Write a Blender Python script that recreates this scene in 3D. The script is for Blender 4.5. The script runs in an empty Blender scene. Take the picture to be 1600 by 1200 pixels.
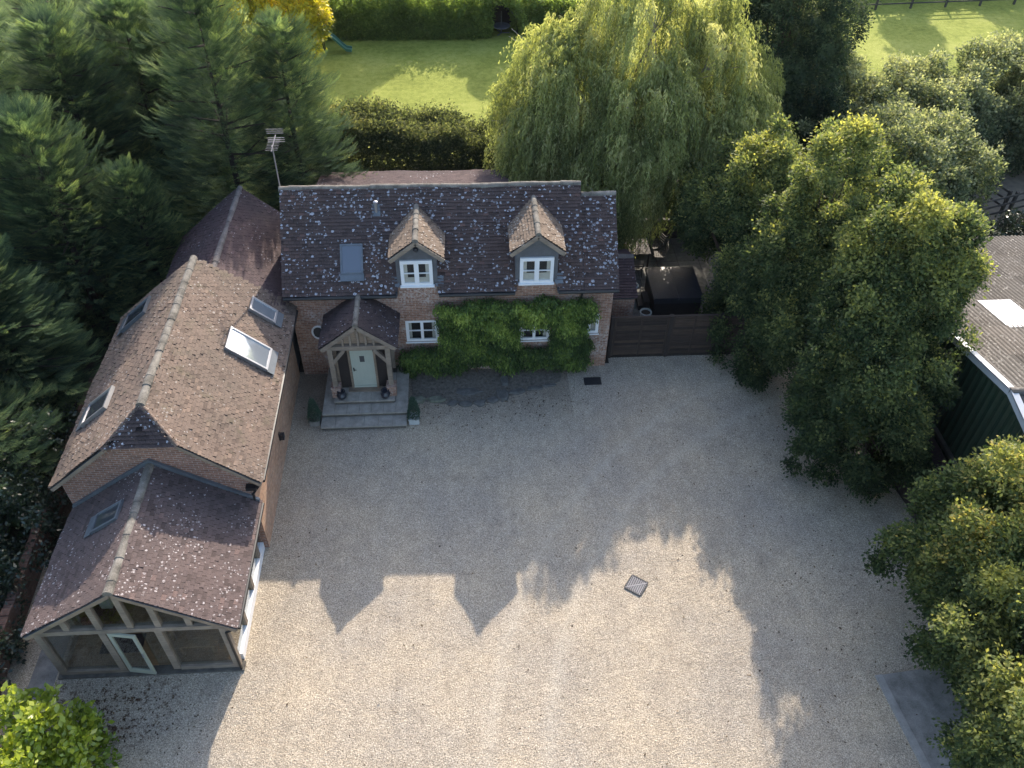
import bpy, math, random
import numpy as np
from mathutils import Vector, Matrix
rad = math.radians
S = bpy.context.scene
C = S.collection
# ------------------------------------------------------------------ camera
cam = bpy.data.cameras.new('camera'); cam.sensor_width = 36; cam.lens = 1320/1600*36
cam.clip_start = 0.1; cam.clip_end = 2000
co = bpy.data.objects.new('camera', cam); C.objects.link(co); S.camera = co
yw, pt, rl = rad(4.15), rad(44.05), rad(1.15)
hd = Vector((math.sin(yw), math.cos(yw), 0)); rt = Vector((math.cos(yw), -math.sin(yw), 0))
fw = hd*math.cos(pt) + Vector((0, 0, -math.sin(pt))); up = rt.cross(fw)
r2 = rt*math.cos(rl) + up*math.sin(rl); u2 = -rt*math.sin(rl) + up*math.cos(rl)
M4 = Matrix((r2, u2, -fw)).transposed().to_4x4(); M4.translation = Vector((0, 0, 21)); co.matrix_world = M4
# ------------------------------------------------------------------ light
SUN_EL, SUN_AZ = rad(29.45), rad(12.5)
w = bpy.data.worlds.new('World'); S.world = w; w.use_nodes = True
sk = w.node_tree.nodes.new('ShaderNodeTexSky'); sk.sky_type = 'NISHITA'; sk.sun_disc = False
sk.sun_elevation = SUN_EL; sk.sun_rotation = SUN_AZ; sk.air_density = 1.0; sk.dust_density = 2.2; sk.ozone_density = 1.2
w.node_tree.links.new(sk.outputs[0], w.node_tree.nodes['Background'].inputs[0])
w.node_tree.nodes['Background'].inputs[1].default_value = 0.15
sl = bpy.data.lights.new('sun', 'SUN'); sl.energy = 3.1; sl.angle = rad(0.5); sl.color = (1.0, 0.89, 0.75)
so = bpy.data.objects.new('sun', sl); C.objects.link(so)
sd = Vector((math.sin(SUN_AZ)*math.cos(SUN_EL), math.cos(SUN_AZ)*math.cos(SUN_EL), math.sin(SUN_EL)))
so.rotation_euler = sd.to_track_quat('Z', 'Y').to_euler(); so.location = (0, 0, 40)
S.view_settings.view_transform = 'Standard'; S.view_settings.look = 'None'
S.view_settings.gamma = 1; S.view_settings.exposure = 1.47
S.render.engine = 'CYCLES'

# ------------------------------------------------------------------ materials
def newmat(name):
    m = bpy.data.materials.new(name); m.use_nodes = True
    nt = m.node_tree; b = nt.nodes['Principled BSDF']
    return m, nt, b
class N:                                    # small node helper
    def __init__(s, nt): s.nt = nt
    def n(s, t, **k):
        o = s.nt.nodes.new(t)
        for a, v in k.items(): setattr(o, a, v)
        return o
    def l(s, a, b): s.nt.links.new(a, b)
    def noise(s, vec, scale, detail=3, rough=.55, dim='3D'):
        o = s.n('ShaderNodeTexNoise'); o.inputs['Scale'].default_value = scale
        o.inputs['Detail'].default_value = detail; o.inputs['Roughness'].default_value = rough
        if vec is not None: s.l(vec, o.inputs['Vector'])
        return o
    def ramp(s, fac, stops, interp='LINEAR'):
        o = s.n('ShaderNodeValToRGB'); r = o.color_ramp; r.interpolation = interp
        while len(r.elements) < len(stops): r.elements.new(.5)
        for e, (p, c) in zip(r.elements, stops): e.position = p; e.color = (c if len(c) == 4 else (*c, 1))
        s.l(fac, o.inputs[0]); return o.outputs[0]
    def mix(s, f, a, b, mode='MIX'):
        o = s.n('ShaderNodeMix', data_type='RGBA', blend_type=mode)
        for v, i in ((f, 0), (a, 6), (b, 7)):
            if isinstance(v, (int, float)): o.inputs[i].default_value = v
            elif isinstance(v, tuple): o.inputs[i].default_value = (*v, 1)
            else: s.l(v, o.inputs[i])
        return o.outputs[2]
    def math(s, op, a, b=0.0, clamp=False):
        o = s.n('ShaderNodeMath', operation=op, use_clamp=clamp)
        for v, i in ((a, 0), (b, 1)):
            if isinstance(v, (int, float)): o.inputs[i].default_value = v
            else: s.l(v, o.inputs[i])
        return o.outputs[0]
    def bump(s, h, dist, strength=1.0, normal=None):
        o = s.n('ShaderNodeBump'); o.inputs['Distance'].default_value = dist; o.inputs['Strength'].default_value = strength
        s.l(h, o.inputs['Height'])
        if normal is not None: s.l(normal, o.inputs['Normal'])
        return o.outputs[0]
    def obj(s): return s.n('ShaderNodeTexCoord').outputs['Object']
    def uv(s): return s.n('ShaderNodeTexCoord').outputs['UV']
    def rnd(s): 
        o = s.n('ShaderNodeAttribute'); o.attribute_name = 'rnd'; return o.outputs['Fac']

def plain(name, col, rough=.6, var=.25, scale=3.0, metal=0, bump=0.0, spec=.5, fine=30):
    m, nt, b = newmat(name); k = N(nt); v = k.obj()
    n1 = k.noise(v, scale, 4); n2 = k.noise(v, fine, 2)
    f = k.math('ADD', k.math('MULTIPLY', n1.outputs[0], .7), k.math('MULTIPLY', n2.outputs[0], .3))
    lo = tuple(c*(1-var) for c in col); hi = tuple(min(1, c*(1+var)) for c in col)
    k.l(k.ramp(f, [(.3, lo), (.7, hi)]), b.inputs['Base Color'])
    b.inputs['Roughness'].default_value = rough; b.inputs['Metallic'].default_value = metal
    b.inputs['Specular IOR Level'].default_value = spec
    if bump: k.l(k.bump(n2.outputs[0], bump), b.inputs['Normal'])
    return m

def tile_mat(name, c0, c1, c2, lich, amount, size=.45, cell=7.5, stain=(.10, .09, .07), moss=0.0, lichcol=(.62, .62, .66)):
    """clay tiles: per tile tone, large stains, round lichen spots"""
    m, nt, b = newmat(name); k = N(nt); uv = k.uv(); ob = k.obj(); r = k.rnd()
    base = k.ramp(r, [(0, tuple(c*.16 for c in c0)), (.04, tuple(c*.16 for c in c0)), (.06, c0), (.45, c1), (.85, c1), (1, c2)])
    big = k.noise(ob, .55, 4, .6)
    base = k.mix(k.math('MULTIPLY', k.ramp(big.outputs[0], [(.42, (0, 0, 0)), (.68, (1, 1, 1))]), .55), base, stain)
    fine = k.noise(ob, 38, 3, .7)
    base = k.mix(.75, base, k.ramp(fine.outputs[0], [(.25, (.45, .45, .45)), (.75, (1.45, 1.4, 1.35))]), 'MULTIPLY')
    # lichen
    wob = k.noise(ob, 14, 2)
    vadd = k.n('ShaderNodeVectorMath', operation='MULTIPLY_ADD'); k.l(wob.outputs['Color'], vadd.inputs[0])
    vadd.inputs[1].default_value = (.05, .05, 0); k.l(uv, vadd.inputs[2])
    vo = k.n('ShaderNodeTexVoronoi', feature='F1', voronoi_dimensions='2D'); vo.inputs['Scale'].default_value = cell
    k.l(vadd.outputs[0], vo.inputs['Vector'])
    sep = k.n('ShaderNodeSeparateColor'); k.l(vo.outputs['Color'], sep.inputs[0])
    dens = k.noise(ob, .8, 3, .6)
    thr = k.math('ADD', k.math('MULTIPLY', k.math('SUBTRACT', dens.outputs[0], .5), 2.6), amount)
    pick = k.math('LESS_THAN', sep.outputs[0], thr)
    rad_ = k.math('MULTIPLY', k.math('ADD', sep.outputs[1], .35), size*.62)
    disc = k.math('LESS_THAN', vo.outputs['Distance'], rad_)
    brk = k.math('GREATER_THAN', k.noise(ob, 45, 2).outputs[0], .42)
    f = k.math('MULTIPLY', k.math('MULTIPLY', pick, disc), k.math('MULTIPLY', brk, lich))
    lc = k.mix(sep.outputs[2], tuple(c*.62 for c in lichcol), lichcol)
    base = k.mix(f, base, lc)
    if moss:
        mo = k.noise(ob, 2.2, 5, .7)
        base = k.mix(k.math('MULTIPLY', k.ramp(mo.outputs[0], [(.55, (0, 0, 0)), (.7, (1, 1, 1))]), moss), base, (.10, .105, .04))
    k.l(base, b.inputs['Base Color']); b.inputs['Roughness'].default_value = .85
    b.inputs['Specular IOR Level'].default_value = .25
    k.l(k.bump(fine.outputs[0], .006), b.inputs['Normal'])
    return m

def brick_mat(name, a, bcol, mortar, eff=0.0, effcol=(.5, .44, .4), bw=.225, bh=.075, dark=0.0):
    m, nt, b = newmat(name); k = N(nt); uv = k.uv(); ob = k.obj()
    t = k.n('ShaderNodeTexBrick'); k.l(uv, t.inputs['Vector'])
    t.inputs['Scale'].default_value = 1; t.inputs['Brick Width'].default_value = bw; t.inputs['Row Height'].default_value = bh
    t.inputs['Mortar Size'].default_value = .008; t.inputs['Mortar Smooth'].default_value = .3; t.inputs['Bias'].default_value = 0
    t.inputs['Color1'].default_value = (*a, 1); t.inputs['Color2'].default_value = (*bcol, 1); t.inputs['Mortar'].default_value = (*mortar, 1)
    col = t.outputs['Color']
    nz = k.noise(ob, 9, 4, .7)
    col = k.mix(.8, col, k.ramp(nz.outputs[0], [(.3, (.6, .58, .56)), (.7, (1.35, 1.33, 1.3))]), 'MULTIPLY')
    if eff:
        e = k.noise(ob, 1.1, 3, .6); e2 = k.noise(ob, 16, 2, .6)
        f = k.math('MULTIPLY', k.ramp(e.outputs[0], [(.45, (0, 0, 0)), (.62, (1, 1, 1))]), k.ramp(e2.outputs[0], [(.45, (0, 0, 0)), (.6, (1, 1, 1))]))
        col = k.mix(k.math('MULTIPLY', f, eff), col, effcol)
    k.l(col, b.inputs['Base Color']); b.inputs['Roughness'].default_value = .9
    k.l(k.bump(t.outputs['Fac'], -.008, .8), b.inputs['Normal'])
    return m

def leaf_mat(name, stops, trans=.35, rough=.5, spec=.35, tcol=1.9):
    m, nt, b = newmat(name); k = N(nt); r = k.rnd(); ob = k.obj()
    nz = k.noise(ob, .9, 3, .6)
    f = k.math('ADD', r, k.math('MULTIPLY', k.math('SUBTRACT', nz.outputs[0], .5), .7), True)
    col = k.ramp(f, stops)
    k.l(col, b.inputs['Base Color']); b.inputs['Roughness'].default_value = rough; b.inputs['Specular IOR Level'].default_value = spec
    tr = k.n('ShaderNodeBsdfTranslucent')
    k.l(k.mix(1.0, col, (tcol, tcol*1.0, tcol*.55), 'MULTIPLY'), tr.inputs['Color'])
    mx = k.n('ShaderNodeMixShader'); mx.inputs[0].default_value = trans
    k.l(b.outputs[0], mx.inputs[1]); k.l(tr.outputs[0], mx.inputs[2]); k.l(mx.outputs[0], nt.nodes['Material Output'].inputs[0])
    return m

def glass_mat(name, tint=(.6, .65, .62), refl=.12, rough=.03, opaque=None):
    m, nt, b = newmat(name); k = N(nt)
    gl = k.n('ShaderNodeBsdfGlossy'); gl.inputs['Roughness'].default_value = rough
    fr = k.n('ShaderNodeLayerWeight'); fr.inputs['Blend'].default_value = .5
    nz = k.noise(k.obj(), .9, 2); k.l(k.bump(nz.outputs[0], .02, .25), gl.inputs['Normal'])
    f = k.math('ADD', k.math('MULTIPLY', k.math('POWER', fr.outputs['Facing'], 3.0), .75), refl+.03, True)
    mx = k.n('ShaderNodeMixShader'); k.l(f, mx.inputs[0])
    if opaque: 
        b.inputs['Base Color'].default_value = (*opaque, 1); b.inputs['Roughness'].default_value = .3; k.l(b.outputs[0], mx.inputs[1])
    else:
        t = k.n('ShaderNodeBsdfTransparent'); t.inputs[0].default_value = (*tint, 1); k.l(t.outputs[0], mx.inputs[1])
    k.l(gl.outputs[0], mx.inputs[2]); k.l(mx.outputs[0], nt.nodes['Material Output'].inputs[0])
    return m

def wood_mat(name, c0, c1, scale=(30, 30, 3), rough=.75):
    m, nt, b = newmat(name); k = N(nt); mp = k.n('ShaderNodeMapping'); k.l(k.uv(), mp.inputs[0])
    mp.inputs['Scale'].default_value = (2, 40, 1)
    n = k.noise(mp.outputs[0], 1.5, 4, .6); n2 = k.noise(k.obj(), 2.5, 3)
    c = k.ramp(n.outputs[0], [(.3, c0), (.7, c1)])
    c = k.mix(.6, c, k.ramp(n2.outputs[0], [(.3, (.6, .6, .6)), (.7, (1.3, 1.3, 1.3))]), 'MULTIPLY')
    c = k.mix(1.0, c, k.ramp(k.rnd(), [(0, (.45, .45, .45)), (.5, (1, 1, 1)), (1, (1.7, 1.65, 1.5))]), 'MULTIPLY')
    k.l(c, b.inputs['Base Color']); b.inputs['Roughness'].default_value = rough
    k.l(k.bump(n.outputs[0], .004), b.inputs['Normal']); return m

# gravel
def gravel_mat():
    m, nt, b = newmat('gravel'); k = N(nt); ob = k.obj()
    vo = k.n('ShaderNodeTexVoronoi', feature='F1'); vo.inputs['Scale'].default_value = 34; k.l(ob, vo.inputs['Vector'])
    vo2 = k.n('ShaderNodeTexVoronoi', feature='F1'); vo2.inputs['Scale'].default_value = 55; k.l(ob, vo2.inputs['Vector'])
    n1 = k.noise(ob, 27, 5, .82); n0 = k.noise(ob, .35, 4, .6); n2 = k.noise(ob, 2.2, 4, .65); n3 = k.noise(ob, 7.5, 3, .6)
    c = k.ramp(n1.outputs[0], [(.31, (.10, .078, .056)), (.44, (.345, .292, .226)), (.68, (.60, .525, .425))])
    sep = k.n('ShaderNodeSeparateColor'); k.l(vo2.outputs['Color'], sep.inputs[0])
    c = k.mix(.8, c, k.ramp(sep.outputs[0], [(0, (.5, .49, .48)), (.5, (1, 1, 1)), (1, (1.5, 1.5, 1.5))]), 'MULTIPLY')
    c = k.mix(.7, c, k.ramp(n0.outputs[0], [(.35, (.82, .84, .88)), (.65, (1.12, 1.08, 1.0))]), 'MULTIPLY')
    c = k.mix(.45, c, k.ramp(n2.outputs[0], [(.3, (.8, .79, .78)), (.6, (1.1, 1.1, 1.1))]), 'MULTIPLY')
    # dark leaf litter / damp flecks
    sp0 = k.n('ShaderNodeSeparateXYZ'); k.l(ob, sp0.inputs[0])
    # faint raked and driven streaks
    mp = k.n('ShaderNodeMapping'); mp.inputs['Rotation'].default_value = (0, 0, .5); mp.inputs['Scale'].default_value = (2.6, .22, 1); k.l(ob, mp.inputs[0])
    st = k.noise(mp.outputs[0], 1.3, 4, .6)
    c = k.mix(.3, c, k.ramp(st.outputs[0], [(.34, (.80, .79, .79)), (.5, (1, 1, 1)), (.68, (1.12, 1.11, 1.09))]), 'MULTIPLY')
    # two broad curved wheel tracks pressed into the gravel
    rr_ = k.math('SQRT', k.math('ADD', k.math('POWER', k.math('SUBTRACT', sp0.outputs[0], 16.0), 2.0), k.math('POWER', k.math('SUBTRACT', sp0.outputs[1], 7.0), 2.0)))
    wob2 = k.math('ADD', rr_, k.math('MULTIPLY', n2.outputs[0], .5))
    for r0 in (10.2, 11.8, 14.6, 16.1):
        tr = k.math('SUBTRACT', 1.0, k.math('MULTIPLY', k.math('ABSOLUTE', k.math('SUBTRACT', wob2, r0)), 3.2), True)
        c = k.mix(k.math('MULTIPLY', tr, .16), c, (.24, .20, .16) if r0 in (10.2, 11.8) else (.62, .57, .48))
    wd = k.noise(ob, .9, 5, .75)
    c = k.mix(k.math('MULTIPLY', k.ramp(wd.outputs[0], [(.57, (0, 0, 0)), (.70, (1, 1, 1))]), .35), c, (.20, .165, .125))
    fl = k.ramp(n3.outputs[0], [(.655, (0, 0, 0)), (.70, (1, 1, 1))])
    c = k.mix(k.math('MULTIPLY', fl, .5), c, (.13, .09, .055))
    # dirt near house front
    sp = k.n('ShaderNodeSeparateXYZ'); k.l(ob, sp.inputs[0])
    near = k.math('ADD', k.math('MULTIPLY', k.math('SUBTRACT', sp.outputs[1], 19.6), .45), k.math('MULTIPLY', k.math('SUBTRACT', n2.outputs[0], .5), 2.4), True)
    inx = k.math('MULTIPLY', k.math('LESS_THAN', sp.outputs[0], 3.6), k.math('GREATER_THAN', sp.outputs[0], -6.2))
    c = k.mix(k.math('MULTIPLY', k.math('MULTIPLY', near, inx), .6), c, (.16, .125, .095))
    # litter in front of the glazed room
    dx = k.math('MULTIPLY', k.math('ADD', sp.outputs[0], 9.4), .55); dy = k.math('SUBTRACT', sp.outputs[1], 10.2)
    dd = k.math('SQRT', k.math('ADD', k.math('MULTIPLY', dx, dx), k.math('MULTIPLY', dy, dy)))
    lf = k.math('MULTIPLY', k.math('SUBTRACT', 1.5, dd, True), k.ramp(k.noise(ob, 5, 4, .8).outputs[0], [(.52, (0, 0, 0)), (.6, (1, 1, 1))]))
    c = k.mix(lf, c, (.07, .035, .02))
    k.l(c, b.inputs['Base Color']); b.inputs['Roughness'].default_value = .95; b.inputs['Specular IOR Level'].default_value = .15
    h = k.math('ADD', k.math('MULTIPLY', vo.outputs['Distance'], -.7), k.math('MULTIPLY', n1.outputs[0], 1.0))
    n = k.bump(h, .035, .8)
    k.l(k.bump(k.math('ADD', n3.outputs[0], k.math('MULTIPLY', n2.outputs[0], .8)), .045, .6, n), b.inputs['Normal'])
    return m
def grass_mat(name, c0, c1, c2):
    m, nt, b = newmat(name); k = N(nt); ob = k.obj()
    n0 = k.noise(ob, .25, 4, .6); n1 = k.noise(ob, 3, 4, .7); n2 = k.noise(ob, 30, 3, .7)
    f = k.math('ADD', k.math('MULTIPLY', n0.outputs[0], .5), k.math('MULTIPLY', n1.outputs[0], .5))
    c = k.ramp(f, [(.38, c0), (.5, c1), (.64, c2)])
    c = k.mix(.8, c, k.ramp(n2.outputs[0], [(.3, (.6, .6, .6)), (.7, (1.3, 1.3, 1.3))]), 'MULTIPLY')
    k.l(c, b.inputs['Base Color']); b.inputs['Roughness'].default_value = .9; b.inputs['Specular IOR Level'].default_value = .1
    k.l(k.bump(n2.outputs[0], .06), b.inputs['Normal']); return m
def slab_mat(name, c0, c1, joint, bw, bh):
    m, nt, b = newmat(name); k = N(nt); uv = k.uv(); ob = k.obj()
    t = k.n('ShaderNodeTexBrick'); k.l(uv, t.inputs['Vector']); t.offset = 0.0
    t.inputs['Scale'].default_value = 1; t.inputs['Brick Width'].default_value = bw; t.inputs['Row Height'].default_value = bh
    t.inputs['Mortar Size'].default_value = .012
    t.inputs['Color1'].default_value = (*c0, 1); t.inputs['Color2'].default_value = (*c1, 1); t.inputs['Mortar'].default_value = (*joint, 1)
    nz = k.noise(ob, 6, 5, .7)
    k.l(k.mix(.9, t.outputs['Color'], k.ramp(nz.outputs[0], [(.3, (.6, .6, .6)), (.7, (1.3, 1.3, 1.28))]), 'MULTIPLY'), b.inputs['Base Color'])
    b.inputs['Roughness'].default_value = .85; k.l(k.bump(t.outputs['Fac'], -.01), b.inputs['Normal']); return m

MT = {}
MT['house_tile'] = tile_mat('lichened_clay_tile', (.058, .040, .036), (.098, .067, .060), (.15, .09, .075), .82, .46, .48, 6.6, stain=(.062, .052, .054), lichcol=(.56, .57, .62))
MT['barn_tile'] = tile_mat('weathered_clay_tile', (.10, .072, .058), (.165, .122, .098), (.215, .155, .12), .6, .18, .36, 8.5, stain=(.12, .10, .082), moss=.2, lichcol=(.46, .43, .39))
MT['rear_tile'] = tile_mat('dark_clay_tile', (.055, .036, .04), (.085, .057, .06), (.12, .08, .08), .5, .06, .3, 8.0, stain=(.06, .048, .05))
MT['annexe_tile'] = tile_mat('speckled_clay_tile', (.072, .053, .050), (.118, .088, .083), (.155, .108, .098), .8, .22, .42, 10.5, stain=(.09, .072, .070), lichcol=(.52, .47, .46))
MT['dormer_tile'] = tile_mat('pale_lichened_tile', (.10, .075, .058), (.18, .138, .105), (.25, .18, .13), .8, .28, .45, 9, stain=(.14, .10, .07), lichcol=(.5, .47, .42))
MT['porch_tile'] = tile_mat('dark_porch_tile', (.052, .038, .037), (.085, .062, .058), (.12, .08, .072), .8, .12, .4, 9, stain=(.05, .04, .045))
MT['ridge'] = plain('lichened_ridge_tile', (.165, .15, .128), .9, .7, 3.0, bump=.01, spec=.2)
MT['ridge_dark'] = plain('dark_ridge_tile', (.14, .125, .12), .9, .5, 3.0, bump=.01, spec=.2)
MT['brick'] = brick_mat('orange_brick', (.22, .105, .07), (.34, .19, .13), (.36, .31, .26), .7)
MT['brick_barn'] = brick_mat('brown_brick', (.20, .095, .065), (.28, .14, .095), (.36, .31, .27), .1)
MT['brick_wall'] = brick_mat('old_wall_brick', (.11, .055, .04), (.20, .11, .08), (.13, .10, .085), .2)
MT['oak'] = wood_mat('weathered_oak', (.16, .115, .08), (.30, .23, .165))
MT['oak_grey'] = wood_mat('silver_oak', (.16, .125, .095), (.31, .25, .19))
MT['floor_wood'] = wood_mat('floor_boards', (.24, .13, .06), (.44, .27, .14), rough=.35)
MT['white'] = plain('white_paint', (.78, .78, .78), .45, .05)
MT['door'] = plain('sage_paint', (.40, .43, .36), .5, .06)
MT['sash'] = plain('grey_green_paint', (.37, .38, .30), .5, .1)
MT['glass'] = glass_mat('window_glass', opaque=(.035, .04, .045), refl=.10)
MT['skyglass'] = glass_mat('skylight_glass', opaque=(.22, .25, .28), refl=.34, rough=.06)
MT['skyglass_dark'] = glass_mat('dark_skylight_glass', opaque=(.05, .06, .075), refl=.16)
MT['clear'] = glass_mat('clear_glass', tint=(.9, .92, .9), refl=.02)
MT['lead'] = plain('lead_sheet', (.13, .145, .16), .5, .25, metal=.3)
MT['gutter'] = plain('black_gutter', (.012, .012, .013), .45, .2)
MT['slate'] = plain('grey_lead_cladding', (.10, .105, .115), .7, .25, bump=.004)
MT['gravel'] = gravel_mat()
MT['soil'] = plain('dark_soil', (.045, .035, .025), .95, .5, 1.5, bump=.05)
MT['lawn'] = grass_mat('lawn_grass', (.20, .235, .045), (.30, .335, .07), (.40, .41, .11))
MT['meadow'] = grass_mat('rough_grass', (.05, .085, .02), (.07, .11, .025), (.10, .14, .04))
MT['steps'] = slab_mat('stone_slabs', (.34, .31, .26), (.27, .25, .21), (.09, .08, .07), .6, .47)
MT['riser'] = plain('dark_riser_stone', (.10, .09, .075), .9, .4, 5, bump=.01)
MT['tread'] = plain('weathered_tread_stone', (.30, .275, .235), .9, .35, 4, bump=.008)
MT['patio'] = slab_mat('patio_slabs', (.12, .12, .11), (.16, .155, .14), (.06, .055, .05), .9, .6)
MT['concrete'] = plain('concrete', (.19, .18, .165), .9, .45, bump=.01)
MT['fence'] = wood_mat('brown_fence_boards', (.024, .016, .013), (.052, .034, .026))
MT['fence_dark'] = wood_mat('dark_timber', (.018, .013, .012), (.035, .025, .022))
MT['rail'] = wood_mat('grey_rail_timber', (.04, .035, .03), (.09, .08, .065))
MT['hot_tub'] = plain('black_vinyl_cover', (.022, .026, .036), .35, .3, bump=.006)
MT['tub_side'] = plain('dark_tub_panel', (.016, .014, .014), .6, .3)
MT['pot_white'] = plain('white_glazed_pot', (.42, .44, .43), .5, .15)
MT['pot_dark'] = plain('dark_glazed_pot', (.03, .032, .042), .3, .3)
MT['metal'] = plain('galvanised_metal', (.45, .45, .46), .4, .15, metal=.8)
MT['iron'] = plain('cast_iron', (.02, .021, .026), .5, .3, metal=.3)
MT['iron_light'] = plain('worn_steel', (.20, .20, .22), .5, .3, metal=.4)
MT['rubber'] = plain('black_rubber', (.012, .012, .014), .8, .3)
MT['green_sheet'] = plain('dark_green_sheet', (.018, .042, .026), .5, .2)
MT['maroon'] = plain('maroon_sheet', (.035, .018, .018), .7, .3)
MT['yellow_ply'] = plain('ochre_board', (.10, .08, .025), .8, .3)
MT['asbestos'] = tile_mat('lichened_cement_sheet', (.075, .07, .065), (.135, .125, .115), (.17, .155, .14), .9, .36, .5, 6.5, stain=(.08, .07, .06), lichcol=(.34, .32, .29))
MT['trim'] = plain('white_trim', (.48, .50, .53), .5, .08)
MT['clearsheet'] = plain('white_rooflight_sheet', (.80, .82, .86), .35, .05)
MT['slide'] = plain('green_plastic', (.10, .24, .19), .35, .12)
MT['bark'] = plain('brown_bark', (.075, .055, .04), .95, .4, 5, bump=.03)
MT['bark_dark'] = plain('dark_bark', (.03, .024, .02), .95, .4, 5, bump=.02)
MT['bark_pale'] = plain('pale_bark', (.26, .23, .18), .9, .3, 5, bump=.02)
MT['rope'] = plain('dark_stem', (.06, .045, .03), .9, .3)
MT['fabric'] = plain('cream_fabric', (.5, .47, .42), .9, .1)
MT['stone'] = plain('grey_stone', (.11, .105, .095), .9, .45, 5, bump=.02)
MT['stone_green'] = plain('mossy_stone', (.15, .155, .115), .9, .4, 7, bump=.02)
MT['conifer'] = leaf_mat('conifer_spray', [(0, (.022, .046, .034)), (.38, (.062, .105, .068)), (.7, (.14, .20, .095)), (1, (.28, .34, .14))], .36, .8, .08)
MT['conifer_grey'] = leaf_mat('pale_conifer_spray', [(0, (.03, .05, .032)), (.5, (.06, .095, .05)), (1, (.20, .24, .11))], .3, .8, .08)
MT['leaf'] = leaf_mat('maple_leaf', [(0, (.020, .036, .020)), (.32, (.048, .076, .034)), (.58, (.100, .132, .056)), (.82, (.20, .225, .085)), (1, (.34, .33, .10))], .46, .6, .2)
MT['leaf_dark'] = leaf_mat('dark_leaf', [(0, (.022, .036, .024)), (.45, (.050, .076, .044)), (.8, (.10, .135, .07)), (1, (.18, .21, .11))], .36, .7, .1)
MT['leaf_yel'] = leaf_mat('turning_leaf', [(0, (.026, .044, .022)), (.35, (.060, .092, .038)), (.65, (.125, .155, .06)), (.9, (.24, .25, .085)), (1, (.38, .31, .10))], .46, .6, .2)
MT['leaf_grey'] = leaf_mat('grey_green_leaf', [(0, (.034, .048, .032)), (.4, (.078, .105, .06)), (.75, (.18, .205, .115)), (1, (.36, .37, .23))], .40, .7, .12)
MT['willow'] = leaf_mat('willow_leaf', [(0, (.06, .078, .038)), (.4, (.15, .175, .072)), (.75, (.30, .32, .13)), (1, (.48, .46, .24))], .42, .7, .15)
MT['wisteria'] = leaf_mat('wisteria_leaf', [(0, (.018, .036, .014)), (.35, (.055, .10, .026)), (.7, (.15, .22, .045)), (1, (.34, .40, .08))], .3)
MT['ivy'] = leaf_mat('ivy_leaf', [(0, (.010, .018, .010)), (.6, (.022, .038, .02)), (1, (.05, .07, .035))], .15, .35, .6)
MT['laurel'] = leaf_mat('laurel_leaf', [(0, (.05, .09, .014)), (.4, (.14, .21, .026)), (1, (.34, .38, .05))], .34, .25, .7)
MT['hedge'] = leaf_mat('hedge_leaf', [(0, (.028, .038, .021)), (.5, (.068, .084, .042)), (.85, (.165, .175, .078)), (1, (.26, .23, .12))], .42, .8, .06)
MT['hedge_far'] = leaf_mat('far_hedge_leaf', [(0, (.10, .14, .05)), (.5, (.20, .26, .085)), (1, (.36, .40, .13))], .55, .7, .1)
MT['golden'] = leaf_mat('golden_leaf', [(0, (.16, .18, .03)), (.4, (.40, .36, .03)), (1, (.70, .56, .05))], .35)
MT['topiary'] = leaf_mat('box_leaf', [(0, (.02, .045, .03)), (1, (.07, .12, .075))], .15)

# ------------------------------------------------------------------ mesh helpers
def tag(o, label=None, cat=None, group=None, kind=None):
    if label: o['label'] = label
    if cat: o['category'] = cat
    if group: o['group'] = group
    if kind: o['kind'] = kind
    return o
def empty(name, loc, label, cat, group=None):
    o = bpy.data.objects.new(name, None); C.objects.link(o); o.location = loc; o.empty_display_size = .3
    return tag(o, label, cat, group)
def copy_tree(o, loc, rz=None, label=None, sc=None):
    c = o.copy(); C.objects.link(c); c.location = loc
    if rz is not None: c.rotation_euler = (0, 0, rz)
    if sc: c.scale = sc
    if label: c['label'] = label
    for ch in list(o.children):
        d = ch.copy(); C.objects.link(d); d.parent = c
        for g in list(ch.children):
            e = g.copy(); C.objects.link(e); e.parent = d
    return c

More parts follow.
